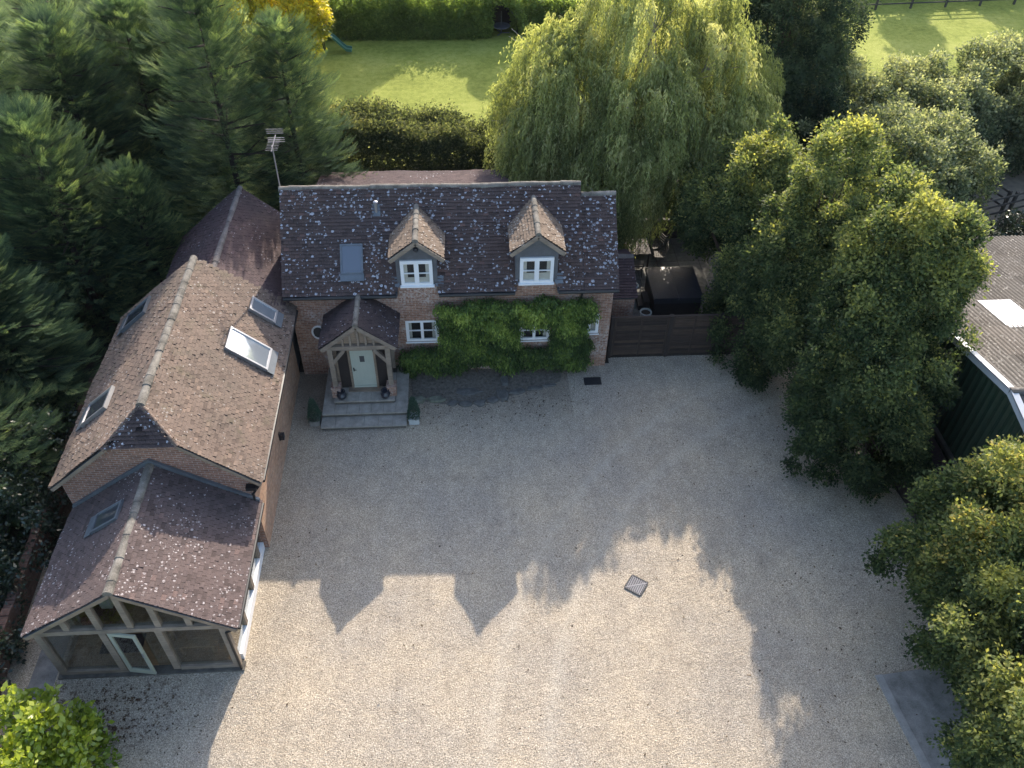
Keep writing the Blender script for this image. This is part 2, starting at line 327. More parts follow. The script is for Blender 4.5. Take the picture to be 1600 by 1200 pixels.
class MB:
    def __init__(s): s.v = []; s.f = []; s.r = []
    def poly(s, pts, r=.5):
        i = len(s.v); s.v += [tuple(p) for p in pts]; s.f.append(list(range(i, i+len(pts)))); s.r.append(r)
    def box(s, x0, x1, y0, y1, z0, z1, r=.5):
        a, b, c, d = (x0, y0), (x1, y0), (x1, y1), (x0, y1)
        for p, q in ((a, b), (b, c), (c, d), (d, a)):
            s.poly([(*p, z0), (*q, z0), (*q, z1), (*p, z1)], r)
        s.poly([(*p, z1) for p in (a, b, c, d)], r); s.poly([(*p, z0) for p in (d, c, b, a)], r)
    def prism(s, pts, d, r=.5):
        """closed prism: outline pts extruded by vector d"""
        d = Vector(d); P = [Vector(p) for p in pts]; Q = [p+d for p in P]
        n = Vector((0, 0, 0))
        for i in range(len(P)): n += (P[i]-P[0]).cross(P[(i+1) % len(P)]-P[0])
        if n.dot(d) > 0: P, Q = Q, P
        s.poly(P, r); s.poly(Q[::-1], r); n = len(P)
        for i in range(n):
            j = (i+1) % n; s.poly([P[i], Q[i], Q[j], P[j]], r)
    def beam(s, p, q, w, h, upv=(0, 0, 1), r=.5):
        p, q = Vector(p), Vector(q); d = (q-p).normalized(); u = Vector(upv)
        if abs(d.dot(u)) > .95: u = Vector((0, 1, 0))
        a = d.cross(u).normalized(); b = a.cross(d).normalized()
        o = [a*w/2+b*h/2, -a*w/2+b*h/2, -a*w/2-b*h/2, a*w/2-b*h/2]
        A = [p+x for x in o]; B = [q+x for x in o]
        s.poly(A, r); s.poly(B[::-1], r)
        for i in range(4): j = (i+1) % 4; s.poly([A[i], B[i], B[j], A[j]], r)
    def tube(s, pts, rads, n=8, r=.5, cap=True):
        pts = [Vector(p) for p in pts]; rings = []
        if isinstance(rads, (int, float)): rads = [rads]*len(pts)
        for i, p in enumerate(pts):
            d = (pts[min(i+1, len(pts)-1)]-pts[max(i-1, 0)]).normalized()
            u = Vector((0, 0, 1)) if abs(d.z) < .9 else Vector((0, 1, 0))
            a = d.cross(u).normalized(); b = a.cross(d)
            rings.append([p+(a*math.cos(t*2*math.pi/n)+b*math.sin(t*2*math.pi/n))*rads[i] for t in range(n)])
        for A, B in zip(rings, rings[1:]):
            for i in range(n): j = (i+1) % n; s.poly([A[i], A[j], B[j], B[i]], r)
        if cap: s.poly(rings[0][::-1], r); s.poly(rings[-1], r)
    def lathe(s, c, prof, n=20, r=.5):
        c = Vector(c); R = [[c+Vector((math.cos(t*2*math.pi/n)*q, math.sin(t*2*math.pi/n)*q, z)) for t in range(n)] for q, z in prof]
        for A, B in zip(R, R[1:]):
            for i in range(n): j = (i+1) % n; s.poly([A[i], A[j], B[j], B[i]], r)
    def build(s, name, mat, parent=None, smooth=False, bevel=0.0):
        me = bpy.data.meshes.new(name)
        off = Vector((0, 0, 0))
        if parent is not None:
            p = parent
            while p is not None: off += p.location; p = p.parent
        me.from_pydata([(x-off.x, y-off.y, z-off.z) for x, y, z in s.v], [], s.f)
        uvl = me.uv_layers.new(name='UVMap'); data = np.zeros(len(me.loops)*2, np.float32)
        k = 0
        for f in s.f:
            P = [Vector(s.v[i]) for i in f]; n = Vector((0, 0, 0))
            for i in range(1, len(P)-1): n += (P[i]-P[0]).cross(P[i+1]-P[0])
            if n.length > 0: n.normalize()
            if abs(n.z) > .97: U, V = Vector((1, 0, 0)), Vector((0, 1, 0))
            else: U = Vector((0, 0, 1)).cross(n).normalized(); V = n.cross(U)
            for p in P: data[k] = p.dot(U); data[k+1] = p.dot(V); k += 2
        uvl.data.foreach_set('uv', data)
        at = me.attributes.new('rnd', 'FLOAT', 'FACE'); at.data.foreach_set('value', np.array(s.r, np.float32))
        me.materials.append(mat if not isinstance(mat, str) else MT[mat])
        if smooth: me.polygons.foreach_set('use_smooth', [True]*len(me.polygons))
        o = bpy.data.objects.new(name, me); C.objects.link(o)
        if parent is not None: o.parent = parent
        if bevel:
            b = o.modifiers.new('bevel', 'BEVEL'); b.width = bevel; b.segments = 2; b.limit_method = 'ANGLE'
        return o

def wav(x, y): return .018*math.sin(x*1.7+y*.9+1)+.014*math.sin(x*.8-y*2.1)+.008*math.sin(x*4.1+y*3.3)
def tiles(mb, O, U, V, ulen, vlen, inside=None, w=.175, g=.115, seed=0, th=.036, rough=1.0):
    """individual plain tiles on the plane O + u U + v V"""
    rg = random.Random(seed); O, U, V = Vector(O), Vector(U).normalized(), Vector(V).normalized(); Nn = U.cross(V)
    rows = int(vlen/g)+1
    for i in range(rows):
        v0 = i*g-.02; v1 = min(v0+g+.03, vlen); v0e = v0+rg.uniform(-.003, .003)
        off = (.5 if i % 2 else 0)*w; n = int(ulen/w)+2
        for j in range(n):
            u0 = j*w-off; u1 = u0+w-.007
            if u1 < .03 or u0 > ulen-.03: continue
            u0, u1 = max(u0, 0), min(u1, ulen)
            if inside and not inside((u0+u1)/2, v0+g/2): continue
            a = rg.gauss(0, .004)*rough; b_ = rg.gauss(0, .003)*rough; s_ = rg.gauss(0, .004)*rough
            P = []
            for (u, v, h) in ((u0, v0e+s_, .048+a), (u1, v0e-s_, .048+a+b_), (u1, v1, .010), (u0, v1, .010)):
                p = O+U*u+V*v; P.append(p+Nn*(h+.03+.7*wav(p.x, p.y+p.z)))
            r = min(1, max(.08, rg.gauss(.5, .24)))
            mb.poly(P, r); mb.poly([P[1], P[0], P[0]-Nn*th, P[1]-Nn*th], 0)
            q = Nn*.016; mb.poly([P[0], P[3], P[3]-q, P[0]-Nn*th], 0); mb.poly([P[2], P[1], P[1]-Nn*th, P[2]-q], 0)
def ridge(mb, p, q, r=.10, seg=.32, seed=0, lift=.0, nh=7):
    rg = random.Random(seed); p, q = Vector(p), Vector(q); L = (q-p).length; d = (q-p)/L
    a = d.cross(Vector((0, 0, 1))).normalized(); b = a.cross(d)
    n = max(1, round(L/seg))
    for i in range(n):
        s0, s1 = i*L/n, (i+1)*L/n+.01; jj = rg.gauss(0, .006); rr = r+rg.gauss(0, .003)
        rings = []; rr *= .88
        for t, r_ in ((s0, rr+.006), (s1, rr-.002)):
            c = p+d*t; c.z += lift+jj+wav(c.x, c.y)*.8
            rings.append([c+a*math.cos(x)*r_*1.05+b*math.sin(x)*r_ for x in [math.pi*kk/nh for kk in range(-1, nh+2)]])
        for k in range(len(rings[0])-1): mb.poly([rings[0][k+1], rings[0][k], rings[1][k], rings[1][k+1]], rg.random())
        c = p+d*s0; mb.poly(rings[0], .3)

def roof_plane(mb, tl, A, B, Cc, D, inside=None, seed=0, th=.10, w=.175, g=.115, slab=True, rough=1.0):
    """A,B eave (left to right seen from outside), Cc,D top right and top left; slab plus tiles"""
    A, B, Cc, D = map(Vector, (A, B, Cc, D)); U = (B-A).normalized(); n = (B-A).cross(D-A).normalized(); V = n.cross(U)
    if slab: mb.prism([A, B, Cc, D], -n*th)
    us = [(p-A).dot(U) for p in (A, B, Cc, D)]; vs = [(p-A).dot(V) for p in (A, B, Cc, D)]
    vl = max(vs); u0 = min(us); ul = max(us)-u0
    def ins(u, v):
        f = max(0, min(1, v/vl)); lo = us[0]+(us[3]-us[0])*f; hi = us[1]+(us[2]-us[1])*f; uu = u+u0
        if uu < lo-.02 or uu > hi+.02: return False
        return inside(A+U*uu+V*v) if inside else True
    tiles(tl, A+U*u0, U, V, ul, vl, ins, w, g, seed, rough=rough)

def wall_open(mb, x0, x1, z0, z1, y, t, holes):
    """wall facing -Y with rectangular holes (xa,xb,za,zb)"""
    xs = sorted({x0, x1, *[h[0] for h in holes], *[h[1] for h in holes]}); zs = sorted({z0, z1, *[h[2] for h in holes], *[h[3] for h in holes]})
    hit = lambda a, b: any(h[0] < (a[0]+a[1])/2 < h[1] and h[2] < (b[0]+b[1])/2 < h[3] for h in holes)
    for a in zip(xs, xs[1:]):
        for b in zip(zs, zs[1:]):
            if not hit(a, b): mb.poly([(a[0], y, b[0]), (a[1], y, b[0]), (a[1], y, b[1]), (a[0], y, b[1])])
    for h in holes:
        mb.poly([(h[0], y, h[2]), (h[0], y+t, h[2]), (h[0], y+t, h[3]), (h[0], y, h[3])])
        mb.poly([(h[1], y+t, h[2]), (h[1], y, h[2]), (h[1], y, h[3]), (h[1], y+t, h[3])])
        mb.poly([(h[0], y, h[2]), (h[1], y, h[2]), (h[1], y+t, h[2]), (h[0], y+t, h[2])])
        mb.poly([(h[0], y+t, h[3]), (h[1], y+t, h[3]), (h[1], y, h[3]), (h[0], y, h[3])])

def casement(parent, x0, x1, z0, z1, y, leaves=2, bar=True, sill=True):
    """white casement window in a wall facing -Y: window > frame? pane, sill"""
    f = MB(); fw_ = .055
    f.box(x0, x1, y, y+.07, z1-fw_, z1); f.box(x0, x1, y, y+.07, z0, z0+fw_)
    f.box(x0, x0+fw_, y, y+.07, z0+fw_, z1-fw_); f.box(x1-fw_, x1, y, y+.07, z0+fw_, z1-fw_)
    wd = (x1-x0-2*fw_)/leaves; panes = []
    for i in range(leaves):
        a = x0+fw_+i*wd; b = a+wd; s = .05; y2 = y-.012
        if i: f.box(a-.02, a+.02, y-.008, y+.06, z0+fw_, z1-fw_)
        f.box(a+.004, a+s, y2, y+.05, z0+fw_+.004, z1-fw_-.004); f.box(b-s, b-.004, y2, y+.05, z0+fw_+.004, z1-fw_-.004)
        f.box(a+s, b-s, y2, y+.05, z0+fw_+.004, z0+fw_+s); f.box(a+s, b-s, y2, y+.05, z1-fw_-s, z1-fw_-.004)
        if bar: zm = (z0+z1)/2; f.box(a+s, b-s, y2+.01, y+.045, zm-.014, zm+.014)
        panes.append((a+s-.003, b-s+.003, z0+fw_+s-.003, z1-fw_-s+.003))
    wn = f.build('window', 'white', parent)
    for p in panes:
        m = MB(); m.poly([(p[0], y+.024, p[2]), (p[1], y+.024, p[2]), (p[1], y+.024, p[3]), (p[0], y+.024, p[3])]); m.build('pane', 'clear', wn)
    m = MB(); m.box(x0+.05, x1-.05, y+.20, y+.21, z0, z1); m.build('unlit_room_sheet', 'rubber', wn)  # black sheet added behind the panes to stand for the unlit room
    for i, (a, b) in enumerate(((x0+.08, x0+.20), (x1-.22, x1-.08))):
        m = MB()
        for q in range(4): m.prism([(a+(b-a)*q/4, y+.10+.02*(q % 2), z0+.06), (a+(b-a)*(q+1)/4, y+.10+.02*((q+1) % 2), z0+.06), (a+(b-a)*(q+1)/4, y+.10+.02*((q+1) % 2), z1-.06), (a+(b-a)*q/4, y+.10+.02*(q % 2), z1-.06)], (0, .01, 0))
        m.build('curtain', 'fabric', wn)
    if sill:
        m = MB(); m.box(x0-.03, x1+.03, y-.06, y+.05, z0-.045, z0-.002); m.build('sill', 'white', wn)
    return wn

def skylight(parent, c, U, V, lu, lv, frame='metal', pane='skyglass', h=.10):
    """roof window on a slope: c centre on the roof plane, U across, V up slope"""
    c, U, V = Vector(c), Vector(U).normalized(), Vector(V).normalized(); n = U.cross(V); c = c+n*.055
    def bx(mb, u0, u1, v0, v1, h0, h1):
        mb.prism([c+U*u0+V*v0+n*h0, c+U*u1+V*v0+n*h0, c+U*u1+V*v1+n*h0, c+U*u0+V*v1+n*h0], n*(h1-h0))
    f = MB(); a, b, t = lu/2, lv/2, .06
    bx(f, -a, a, -b, -b+t, 0, h); bx(f, -a, a, b-t, b, 0, h+.015); bx(f, -a, -a+t, -b+t, b-t, 0, h+.008); bx(f, a-t, a, -b+t, b-t, 0, h+.008)
    fo = f.build('skylight', frame, parent)
    p = MB(); bx(p, -a+t, a-t, -b+t, b-t, h-.03, h-.022); p.build('pane', pane, fo)
    l = MB(); bx(l, -a-.02, a+.02, -b-.24, -b-.003, .045, .062); l.build('lead_apron', 'lead', fo)
    return fo

# ------------------------------------------------------------------ ground
def sheet(name, pts, z, mat, kind='structure'):
    m = MB(); m.poly([(x, y, z) for x, y in pts]); o = m.build(name, mat); tag(o, kind=kind); return o
sheet('ground', [(-400, -300), (400, -300), (400, 600), (-400, 600)], -.02, 'meadow')
sheet('garden_soil', [(-30, -2), (30, -2), (30, 40.5), (-30, 40.5)], -.012, 'soil')
sheet('gravel_yard', [(-12.4, -4), (14.0, -4), (13.75, 15), (13.3, 17.5), (12.4, 22.9), (5.2, 22.9), (5.2, 22.6), (-6.2, 22.6), (-6.2, 15.2), (-12.6, 15.2)], -.004, 'gravel')
sheet('lawn', [(-14, 37), (14, 37), (14, 62), (-14, 62)], -.004, 'lawn')
sheet('far_lawn', [(15, 41), (60, 41), (60, 80), (15, 80)], -.004, 'lawn')
sheet('patio', [(5.3, 23.2), (12, 23.2), (12, 31.6), (5.3, 31.6)], .004, 'patio')
sheet('paddock', [(20, 30), (32, 31.5), (32, 37), (20, 37)], -.004, plain('paddock_dirt', (.26, .21, .15), .95, .3, 3, bump=.04))
sheet('side_path', [(-11.6, 9.9), (-10.95, 9.9), (-10.95, 15), (-11.6, 15)], .003, 'concrete')

# ------------------------------------------------------------------ farmhouse
YF = 22.48
house = empty('farmhouse', (-1, 24.7, 0), 'brick farmhouse with lichen spotted tiled roof, two gabled dormers and an oak porch', 'house')
wl = MB()
W1, W2, W3 = (-2.09, -.97, 1.40, 2.36), (1.83, 2.92, 1.32, 2.20), (4.25, 4.64, 1.56, 2.45)
wall_open(wl, -5.85, 5.02, -.02, 3.88, YF, .12, [W1, W2, W3])
wl.poly([(5.02, YF, -.02), (5.02, 27.0, -.02), (5.02, 27.0, 3.88), (5.02, 24.65, 5.85), (5.02, YF, 3.88)])
wl.poly([(-5.85, 27.0, -.02), (-5.85, YF, -.02), (-5.85, YF, 3.88), (-5.85, 24.75, 6.15), (-5.85, 27.0, 3.88)])
wl.poly([(5.02, 27.0, -.02), (-5.85, 27.0, -.02), (-5.85, 27.0, 3.88), (5.02, 27.0, 3.88)])
for x0, x1 in ((-2.2, -.92), (1.71, 3.04)): wl.box(x0, x1, YF-.05, YF+.2, 3.40, 3.90)     # brick aprons under the dormers
wl.build('wall', 'brick', house)
fill = MB(); fill.box(-5.8, 4.97, YF+.25, YF+.3, 0, 3.8); fill.build('inner_wall', 'slate', house)
for x in (W1, W2): casement(house, *x, YF+.03)
casement(house, *W3, YF+.03, leaves=1)
ov = MB(); 
ring = [(-5.08+.21*math.cos(t), 1.96+.27*math.sin(t)) for t in [i*math.pi/12 for i in range(24)]]
ov.tube([(x, YF-.01, z) for x, z in ring+[ring[0]]], .035, 6); ovo = ov.build('oval_window', 'white', house, True)
p = MB(); p.prism([(x, YF-.012, z) for x, z in ring], (0, .008, 0)); p.build('pane', 'glass', ovo)
# main roof
EZ, EY, SL = 3.72, 22.25, 1.012
rz = lambda y: EZ+(y-EY)*SL
rm, rt_ = MB(), MB()
notch = ((-2.24, -.88), (1.67, 3.08))
def ins_main(p):
    for a, b in notch:
        if a < p.x < b and p.y < YF+.02: return False
    for cx, ap in ((-1.52, 5.72), (2.36, 5.87)):          # under the dormers
        if abs(p.x-cx) < .62 and p.y > YF-.05 and p.z < ap-abs(p.x-cx)*.78-.08: return False
    return True
def rslab(x0, x1, yr, zr):
    rm.prism([(x0, YF+.0, rz(YF)), (x1, YF, rz(YF)), (x1, yr, zr), (x0, yr, zr)], (0, .06, -.08))
    rm.prism([(x0, yr, zr-.002), (x1, yr, zr-.002), (x1, 2*yr-EY, EZ), (x0, 2*yr-EY, EZ)], (0, -.06, -.08))
rslab(-5.97, 3.93, 24.75, rz(24.75)); rslab(3.94, 5.12, 24.58, 5.92)
for a, b in ((-5.97, -2.24), (-.88, 1.67), (3.08, 5.12)): rm.box(a, b, EY, YF-.002, EZ-.13, EZ-.02)
roof_plane(None, rt_, (-5.97, EY, EZ), (3.95, EY, EZ), (3.95, 24.75, rz(24.75)), (-5.97, 24.75, rz(24.75)), ins_main, 1, slab=False, rough=1.3)
roof_plane(None, rt_, (3.97, EY+.02, EZ-.03), (5.14, EY+.02, EZ-.03), (5.14, 24.58, 5.93), (3.97, 24.58, 5.93), None, 2, slab=False, rough=1.3)
roof_plane(None, rt_, (3.95, 27.2, EZ), (-5.97, 27.2, EZ), (-5.97, 24.75, rz(24.75)), (3.95, 24.75, rz(24.75)), None, 3, slab=False)
roof_plane(None, rt_, (5.14, 26.9, EZ), (3.97, 26.9, EZ), (3.97, 24.58, 5.93), (5.14, 24.58, 5.93), None, 4, slab=False)
# rear single storey range, roof falling away
rm.box(-5.45, 1.75, 27.0, 30.4, -.02, 3.2)
rm.prism([(-5.6, 27.15, 4.25), (1.95, 27.15, 4.25), (1.95, 30.7, 3.3), (-5.6, 30.7, 3.3)], (0, 0, -.1))
roofo = rm.build('roof', 'slate', house)
MT_main = rt_.build('roof_tiles', 'house_tile', roofo)
t3 = MB(); roof_plane(None, t3, (1.95, 30.7, 3.3), (-5.6, 30.7, 3.3), (-5.6, 27.15, 4.25), (1.95, 27.15, 4.25), None, 4, slab=False)
rro = t3.build('rear_roof', 'rear_tile', house)
vv = Vector((0, -3.55, .95)).normalized()
for x in (-2.3, .35): skylight(house, (x, 27.75, 4.09+.02), (-1, 0, 0), vv, .9, .6, 'metal', 'skyglass', .09)
rd = MB(); ridge(rd, (-6.0, 24.75, rz(24.75)-.05), (3.95, 24.75, rz(24.75)-.03), .115, .33, 5)
rd.build('ridge_tiles', 'ridge', roofo)
rd = MB(); ridge(rd, (3.98, 24.58, 5.91), (5.14, 24.58, 5.91), .11, .33, 6); rd.build('ridge_tiles', 'ridge', roofo)
# dormers
def dormer(cx, x0, x1, z0, z1, apex):
    ev = apex-.66; fr = MB(); yb = EY-.02
    fr.prism([(x0-.1, YF-.03, 3.9), (x1+.1, YF-.03, 3.9), (x1+.1, YF-.03, ev+.05), (cx, YF-.03, apex-.1), (x0-.1, YF-.03, ev+.05)], (0, .05, 0))
    for sx in (x0-.14, x1+.09): fr.prism([(sx, YF-.02, 3.9), (sx, YF-.02, ev+.08), (sx, EY+(ev+.08-EZ)/SL, ev+.08)], (.05, 0, 0))
    d = fr.build('dormer', 'slate', house)
    tm, sm = MB(), MB(); hw = .84
    for sgn in (1, -1):
        A = (cx+sgn*hw, yb, ev); B = (cx+sgn*hw, EY+(ev-EZ)/SL+.05, ev); T = (cx, EY+(apex-EZ)/SL+.05, apex); F = (cx, yb, apex)
        n = Vector((sgn*.66, 0, .84)).normalized()
        sm.prism([A, B, T, F], -n*.05)
        if sgn > 0: roof_plane(None, tm, A, B, T, F, None, 11, slab=False, rough=1.6)
        else: roof_plane(None, tm, B, A, F, T, None, 12, slab=False, rough=1.6)
    so_ = sm.build('dormer_roof', 'slate', d)
    r_ = tm.build('dormer_tiles', 'dormer_tile', d)
    rr = MB(); ridge(rr, (cx, yb-.02, apex), (cx, EY+(apex-EZ)/SL+.02, apex), .095, .3, 8); rr.build('dormer_ridge', 'ridge', d)
    b = MB()
    for sgn in (1, -1): b.beam((cx+sgn*(hw+.03), yb-.035, ev-.09), (cx, yb-.035, apex-.06), .04, .13, (0, 0, 1))
    b.build('bargeboard', 'oak_grey', d)
    # window sits proud of the dormer face
    f = MB(); y = YF-.10; fw_ = .055; 
    f.box(x0, x1, y, y+.07, z1-fw_, z1); f.box(x0, x1, y, y+.07, z0, z0+fw_); f.box(x0, x0+fw_, y, y+.07, z0+fw_, z1-fw_); f.box(x1-fw_, x1, y, y+.07, z0+fw_, z1-fw_)
    mx = (x0+x1)/2; f.box(mx-.02, mx+.02, y-.004, y+.06, z0+fw_, z1-fw_)
    for a, bb in ((x0+fw_, mx-.02), (mx+.02, x1-fw_)):
        s = .055; f.box(a, a+s, y-.015, y+.05, z0+fw_, z1-fw_); f.box(bb-s, bb, y-.015, y+.05, z0+fw_, z1-fw_)
        f.box(a+s, bb-s, y-.015, y+.05, z0+fw_, z0+fw_+s); f.box(a+s, bb-s, y-.015, y+.05, z1-fw_-s, z1-fw_)
        f.box(a+s, bb-s, y-.005, y+.04, (z0+z1)/2-.014, (z0+z1)/2+.014)
    f.box(x0-.04, x1+.04, y-.06, y+.05, z0-.05, z0-.003)
    f.build('dormer_window', 'white', d)
    for a, bb in ((x0+fw_, mx-.02), (mx+.02, x1-fw_)):
        m = MB(); m.poly([(a+.05, y+.025, z0+fw_+.05), (bb-.05, y+.025, z0+fw_+.05), (bb-.05, y+.025, z1-fw_-.05), (a+.05, y+.025, z1-fw_-.05)]); m.build('pane', 'clear', d)
        m = MB(); m.box(a+.03, bb-.03, y+.068, y+.069, z0+fw_+.03, z1-fw_-.03); m.build('unlit_room_sheet', 'rubber', d)  # black sheet added close behind each dormer pane as room darkness
        m = MB(); c0_ = a+.05 if a < (x0+x1)/2-.1 else bb-.17; m.box(c0_, c0_+.12, y+.055, y+.065, z0+fw_+.05, z1-fw_-.05); m.box(a+.05, bb-.05, y+.045, y+.053, z0+fw_+.05, z0+fw_+.25+.08*(a > 0)); m.build('curtain', 'fabric', d)
    for a, bb in ((x0-.34, x0-.07), (x1+.07, x1+.34)):
        l = MB(); l.prism([(a, YF-.12, rz(YF-.12)+.06), (bb, YF-.12, rz(YF-.12)+.06), (bb, YF+.12, rz(YF+.12)+.06), (a, YF+.12, rz(YF+.12)+.06)], (0, 0, .02))
        l.build('lead_flashing', 'lead', d)
    return d
d1 = dormer(-1.52, -2.08, -1.04, 3.94, 4.92, 5.78)
dormer(2.36, 1.81, 2.92, 3.93, 4.93, 5.92)
lmp = MB(); lmp.lathe((-1.52, EY-.06, 5.50), [(.0, .07), (.07, .05), (.09, -.02), (.05, -.08), (0, -.09)], 12); lmp.build('lamp', 'iron', d1, True)
skylight(house, (-3.68, 23.07, 4.55), (1, 0, 0), (0, 1, SL), .74, .98, 'lead', 'skyglass_dark', .10)
v = MB(); v.lathe((-2.84, 24.15, 5.55), [(.055, 0), (.055, .42), (.075, .42), (.075, .5), (.02, .53), (0, .53)], 14); vo_ = v.build('vent_pipe', 'metal', house, True)
v = MB(); v.prism([(-2.97, 24.02, rz(24.02)+.06), (-2.71, 24.02, rz(24.02)+.06), (-2.71, 24.3, rz(24.3)+.06), (-2.97, 24.3, rz(24.3)+.06)], (0, 0, .012)); v.build('lead_flashing', 'lead', house)
g_ = MB()
for a, b in ((-5.95, -2.26), (-.86, 1.65), (3.10, 5.14)): g_ = MB(); g_.tube([(a, EY-.07, EZ-.06), (b, EY-.07, EZ-.06)], .062, 8); g_.build('gutter', 'gutter', house, True)
g_ = MB(); g_.tube([(3.92, EY-.05, EZ-.1), (3.92, YF-.06, EZ-.45), (3.92, YF-.06, .05)], .035, 8); g_.build('downpipe', 'gutter', house, True)
# barge trim of right gable
b = MB(); b.beam((5.10, EY, EZ-.08), (5.10, 24.58, 5.84), .04, .12); b.build('verge_board', 'oak', house)
# low lean to on the right side
l = MB(); l.box(5.02, 6.15, 23.9, 26.1, -.02, 1.9); l.build('lean_to_wall', 'brick', house)
ls = MB(); ls.prism([(5.03, 23.9, 2.0), (6.2, 23.9, 2.0), (6.2, 25.4, 2.72), (5.03, 25.4, 2.72)], (0, .04, -.08)); ls.prism([(5.03, 25.4, 2.72), (6.2, 25.4, 2.72), (6.2, 26.6, 2.1), (5.03, 26.6, 2.1)], (0, -.04, -.08))
ls.prism([(5.05, 23.95, 1.9), (6.13, 23.95, 1.9), (6.13, 25.4, 2.6), (5.05, 25.4, 2.6)], (0, .3, -.25)); ls.build('lean_to_roof', 'slate', house)
l2 = MB(); roof_plane(None, l2, (5.05, 23.86, 1.99), (6.24, 23.86, 1.99), (6.24, 25.4, 2.73), (5.05, 25.4, 2.73), None, 22, slab=False)
roof_plane(None, l2, (6.24, 26.65, 2.09), (5.05, 26.65, 2.09), (5.05, 25.4, 2.73), (6.24, 25.4, 2.73), None, 23, slab=False); l2.build('lean_to_tiles', 'rear_tile', house)
l2 = MB(); ridge(l2, (5.05, 25.4, 2.70), (6.24, 25.4, 2.70), .12, .3, 24); l2.build('lean_to_ridge', 'ridge_dark', house)
# porch
PX, PY, RZ = -3.52, 20.72, 3.66
pm, ptl = MB(), MB()
for sgn in (1, -1):
    ex = PX+sgn*1.22; ez = 2.68
    A, B = (ex, PY, ez), (ex, YF, ez); T, F = (PX, YF, RZ), (PX, PY, RZ)
    n = Vector((sgn*.98, 0, 1.22)).normalized(); pm.prism([A, B, T, F], -n*.06)
    if sgn > 0: roof_plane(None, ptl, A, B, T, F, None, 31, slab=False, rough=1.5)
    else: roof_plane(None, ptl, B, A, F, T, None, 32, slab=False, rough=1.5)
porch = pm.build('porch', 'slate', house)
ptl.build('porch_tiles', 'porch_tile', porch)
rr = MB(); ridge(rr, (PX, PY-.02, RZ), (PX, YF, RZ), .09, .3, 9); rr.build('porch_ridge', 'ridge', porch)
f = MB(); y0 = 20.86
for sx in (-4.47, -2.60):
    f.box(sx-.08, sx+.08, y0-.08, y0+.08, .96, 2.66)
    f.beam((sx, y0, 1.95), (sx+(.45 if sx < PX else -.45), y0, 2.55), .12, .11, (0, 1, 0))
    f.beam((sx, y0+.08, 2.68), (sx, YF, 2.68), .14, .14)
    f.box(sx-.06, sx+.06, 22.1, 22.2, .52, 2.6)
f.box(-4.62, -2.45, y0-.07, y0+.07, 2.58, 2.74)
for sgn in (1, -1): f.beam((PX+sgn*1.2, PY+.02, 2.64), (PX, PY+.02, RZ-.08), .06, .14)
f.beam((PX-1.0, y0, 2.80), (PX, y0, RZ-.2), .1, .1); f.beam((PX+1.0, y0, 2.80), (PX, y0, RZ-.2), .1, .1)
for dx in (-.5, -.25, 0, .25, .5): f.box(PX+dx-.035, PX+dx+.035, y0-.03, y0+.03, 2.74, RZ-.25-abs(dx)*.8)
f.build('porch_frame', 'oak_grey', porch)
f = MB(); f.prism([(PX-.85, y0+.06, 2.76), (PX+.85, y0+.06, 2.76), (PX, y0+.06, RZ-.14)], (0, .02, 0)); f.build('gable_board', 'oak', porch)
for sx in (-4.47, -2.60):
    f = MB(); f.box(sx-.15, sx+.15, y0-.15, y0+.15, .508, .93); f.box(sx-.17, sx+.17, y0-.17, y0+.17, .93, .965); f.build('brick_pier', 'brick', porch)
f = MB(); yb_ = 21.17
f.box(-4.42, -3.98, yb_+.03, yb_+.08, .51, 2.62); f.box(-3.06, -2.65, yb_+.03, yb_+.08, .51, 2.62); f.box(-3.98, -3.06, yb_+.03, yb_+.08, 2.34, 2.62)
f.box(-4.42, -4.37, yb_+.1, YF-.02, .51, 2.62); f.box(-2.70, -2.65, yb_+.1, YF-.02, .51, 2.62); f.build('porch_panelling', 'fence_dark', porch)
f = MB(); f.box(-3.98, -3.91, yb_-.05, yb_+.1, .51, 2.34); f.box(-3.13, -3.06, yb_-.05, yb_+.1, .51, 2.34); f.box(-3.91, -3.13, yb_-.05, yb_+.1, 2.27, 2.34)
f.box(-4.1, -2.95, yb_-.2, yb_+.1, .508, .545); f.box(-4.42, -4.34, yb_-.02, yb_+.10, .51, 2.62); f.box(-2.73, -2.65, yb_-.02, yb_+.10, .51, 2.62)
f.build('door_frame', 'oak', porch)
f = MB()
for i in range(6):
    a = -3.905+i*.1292; f.box(a, a+.125, yb_, yb_+.045, .56, 2.265)
f.box(-3.905, -3.135, yb_+.006, yb_+.05, .555, 2.267)
f.box(-3.905, -3.135, yb_-.035, yb_+.02, .56, .64)
dr = f.build('front_door', 'door', house)
f = MB(); f.box(-3.60, -3.44, yb_-.008, yb_+.01, 1.72, 1.98); f.build('door_window', 'glass', dr)
f = MB(); f.box(-3.86, -3.82, yb_-.012, yb_, 1.30, 1.46); f.tube([(-3.84, yb_-.01, 1.40), (-3.84, yb_-.06, 1.40), (-3.75, yb_-.06, 1.40)], .012, 6); f.build('handle', 'iron', dr)

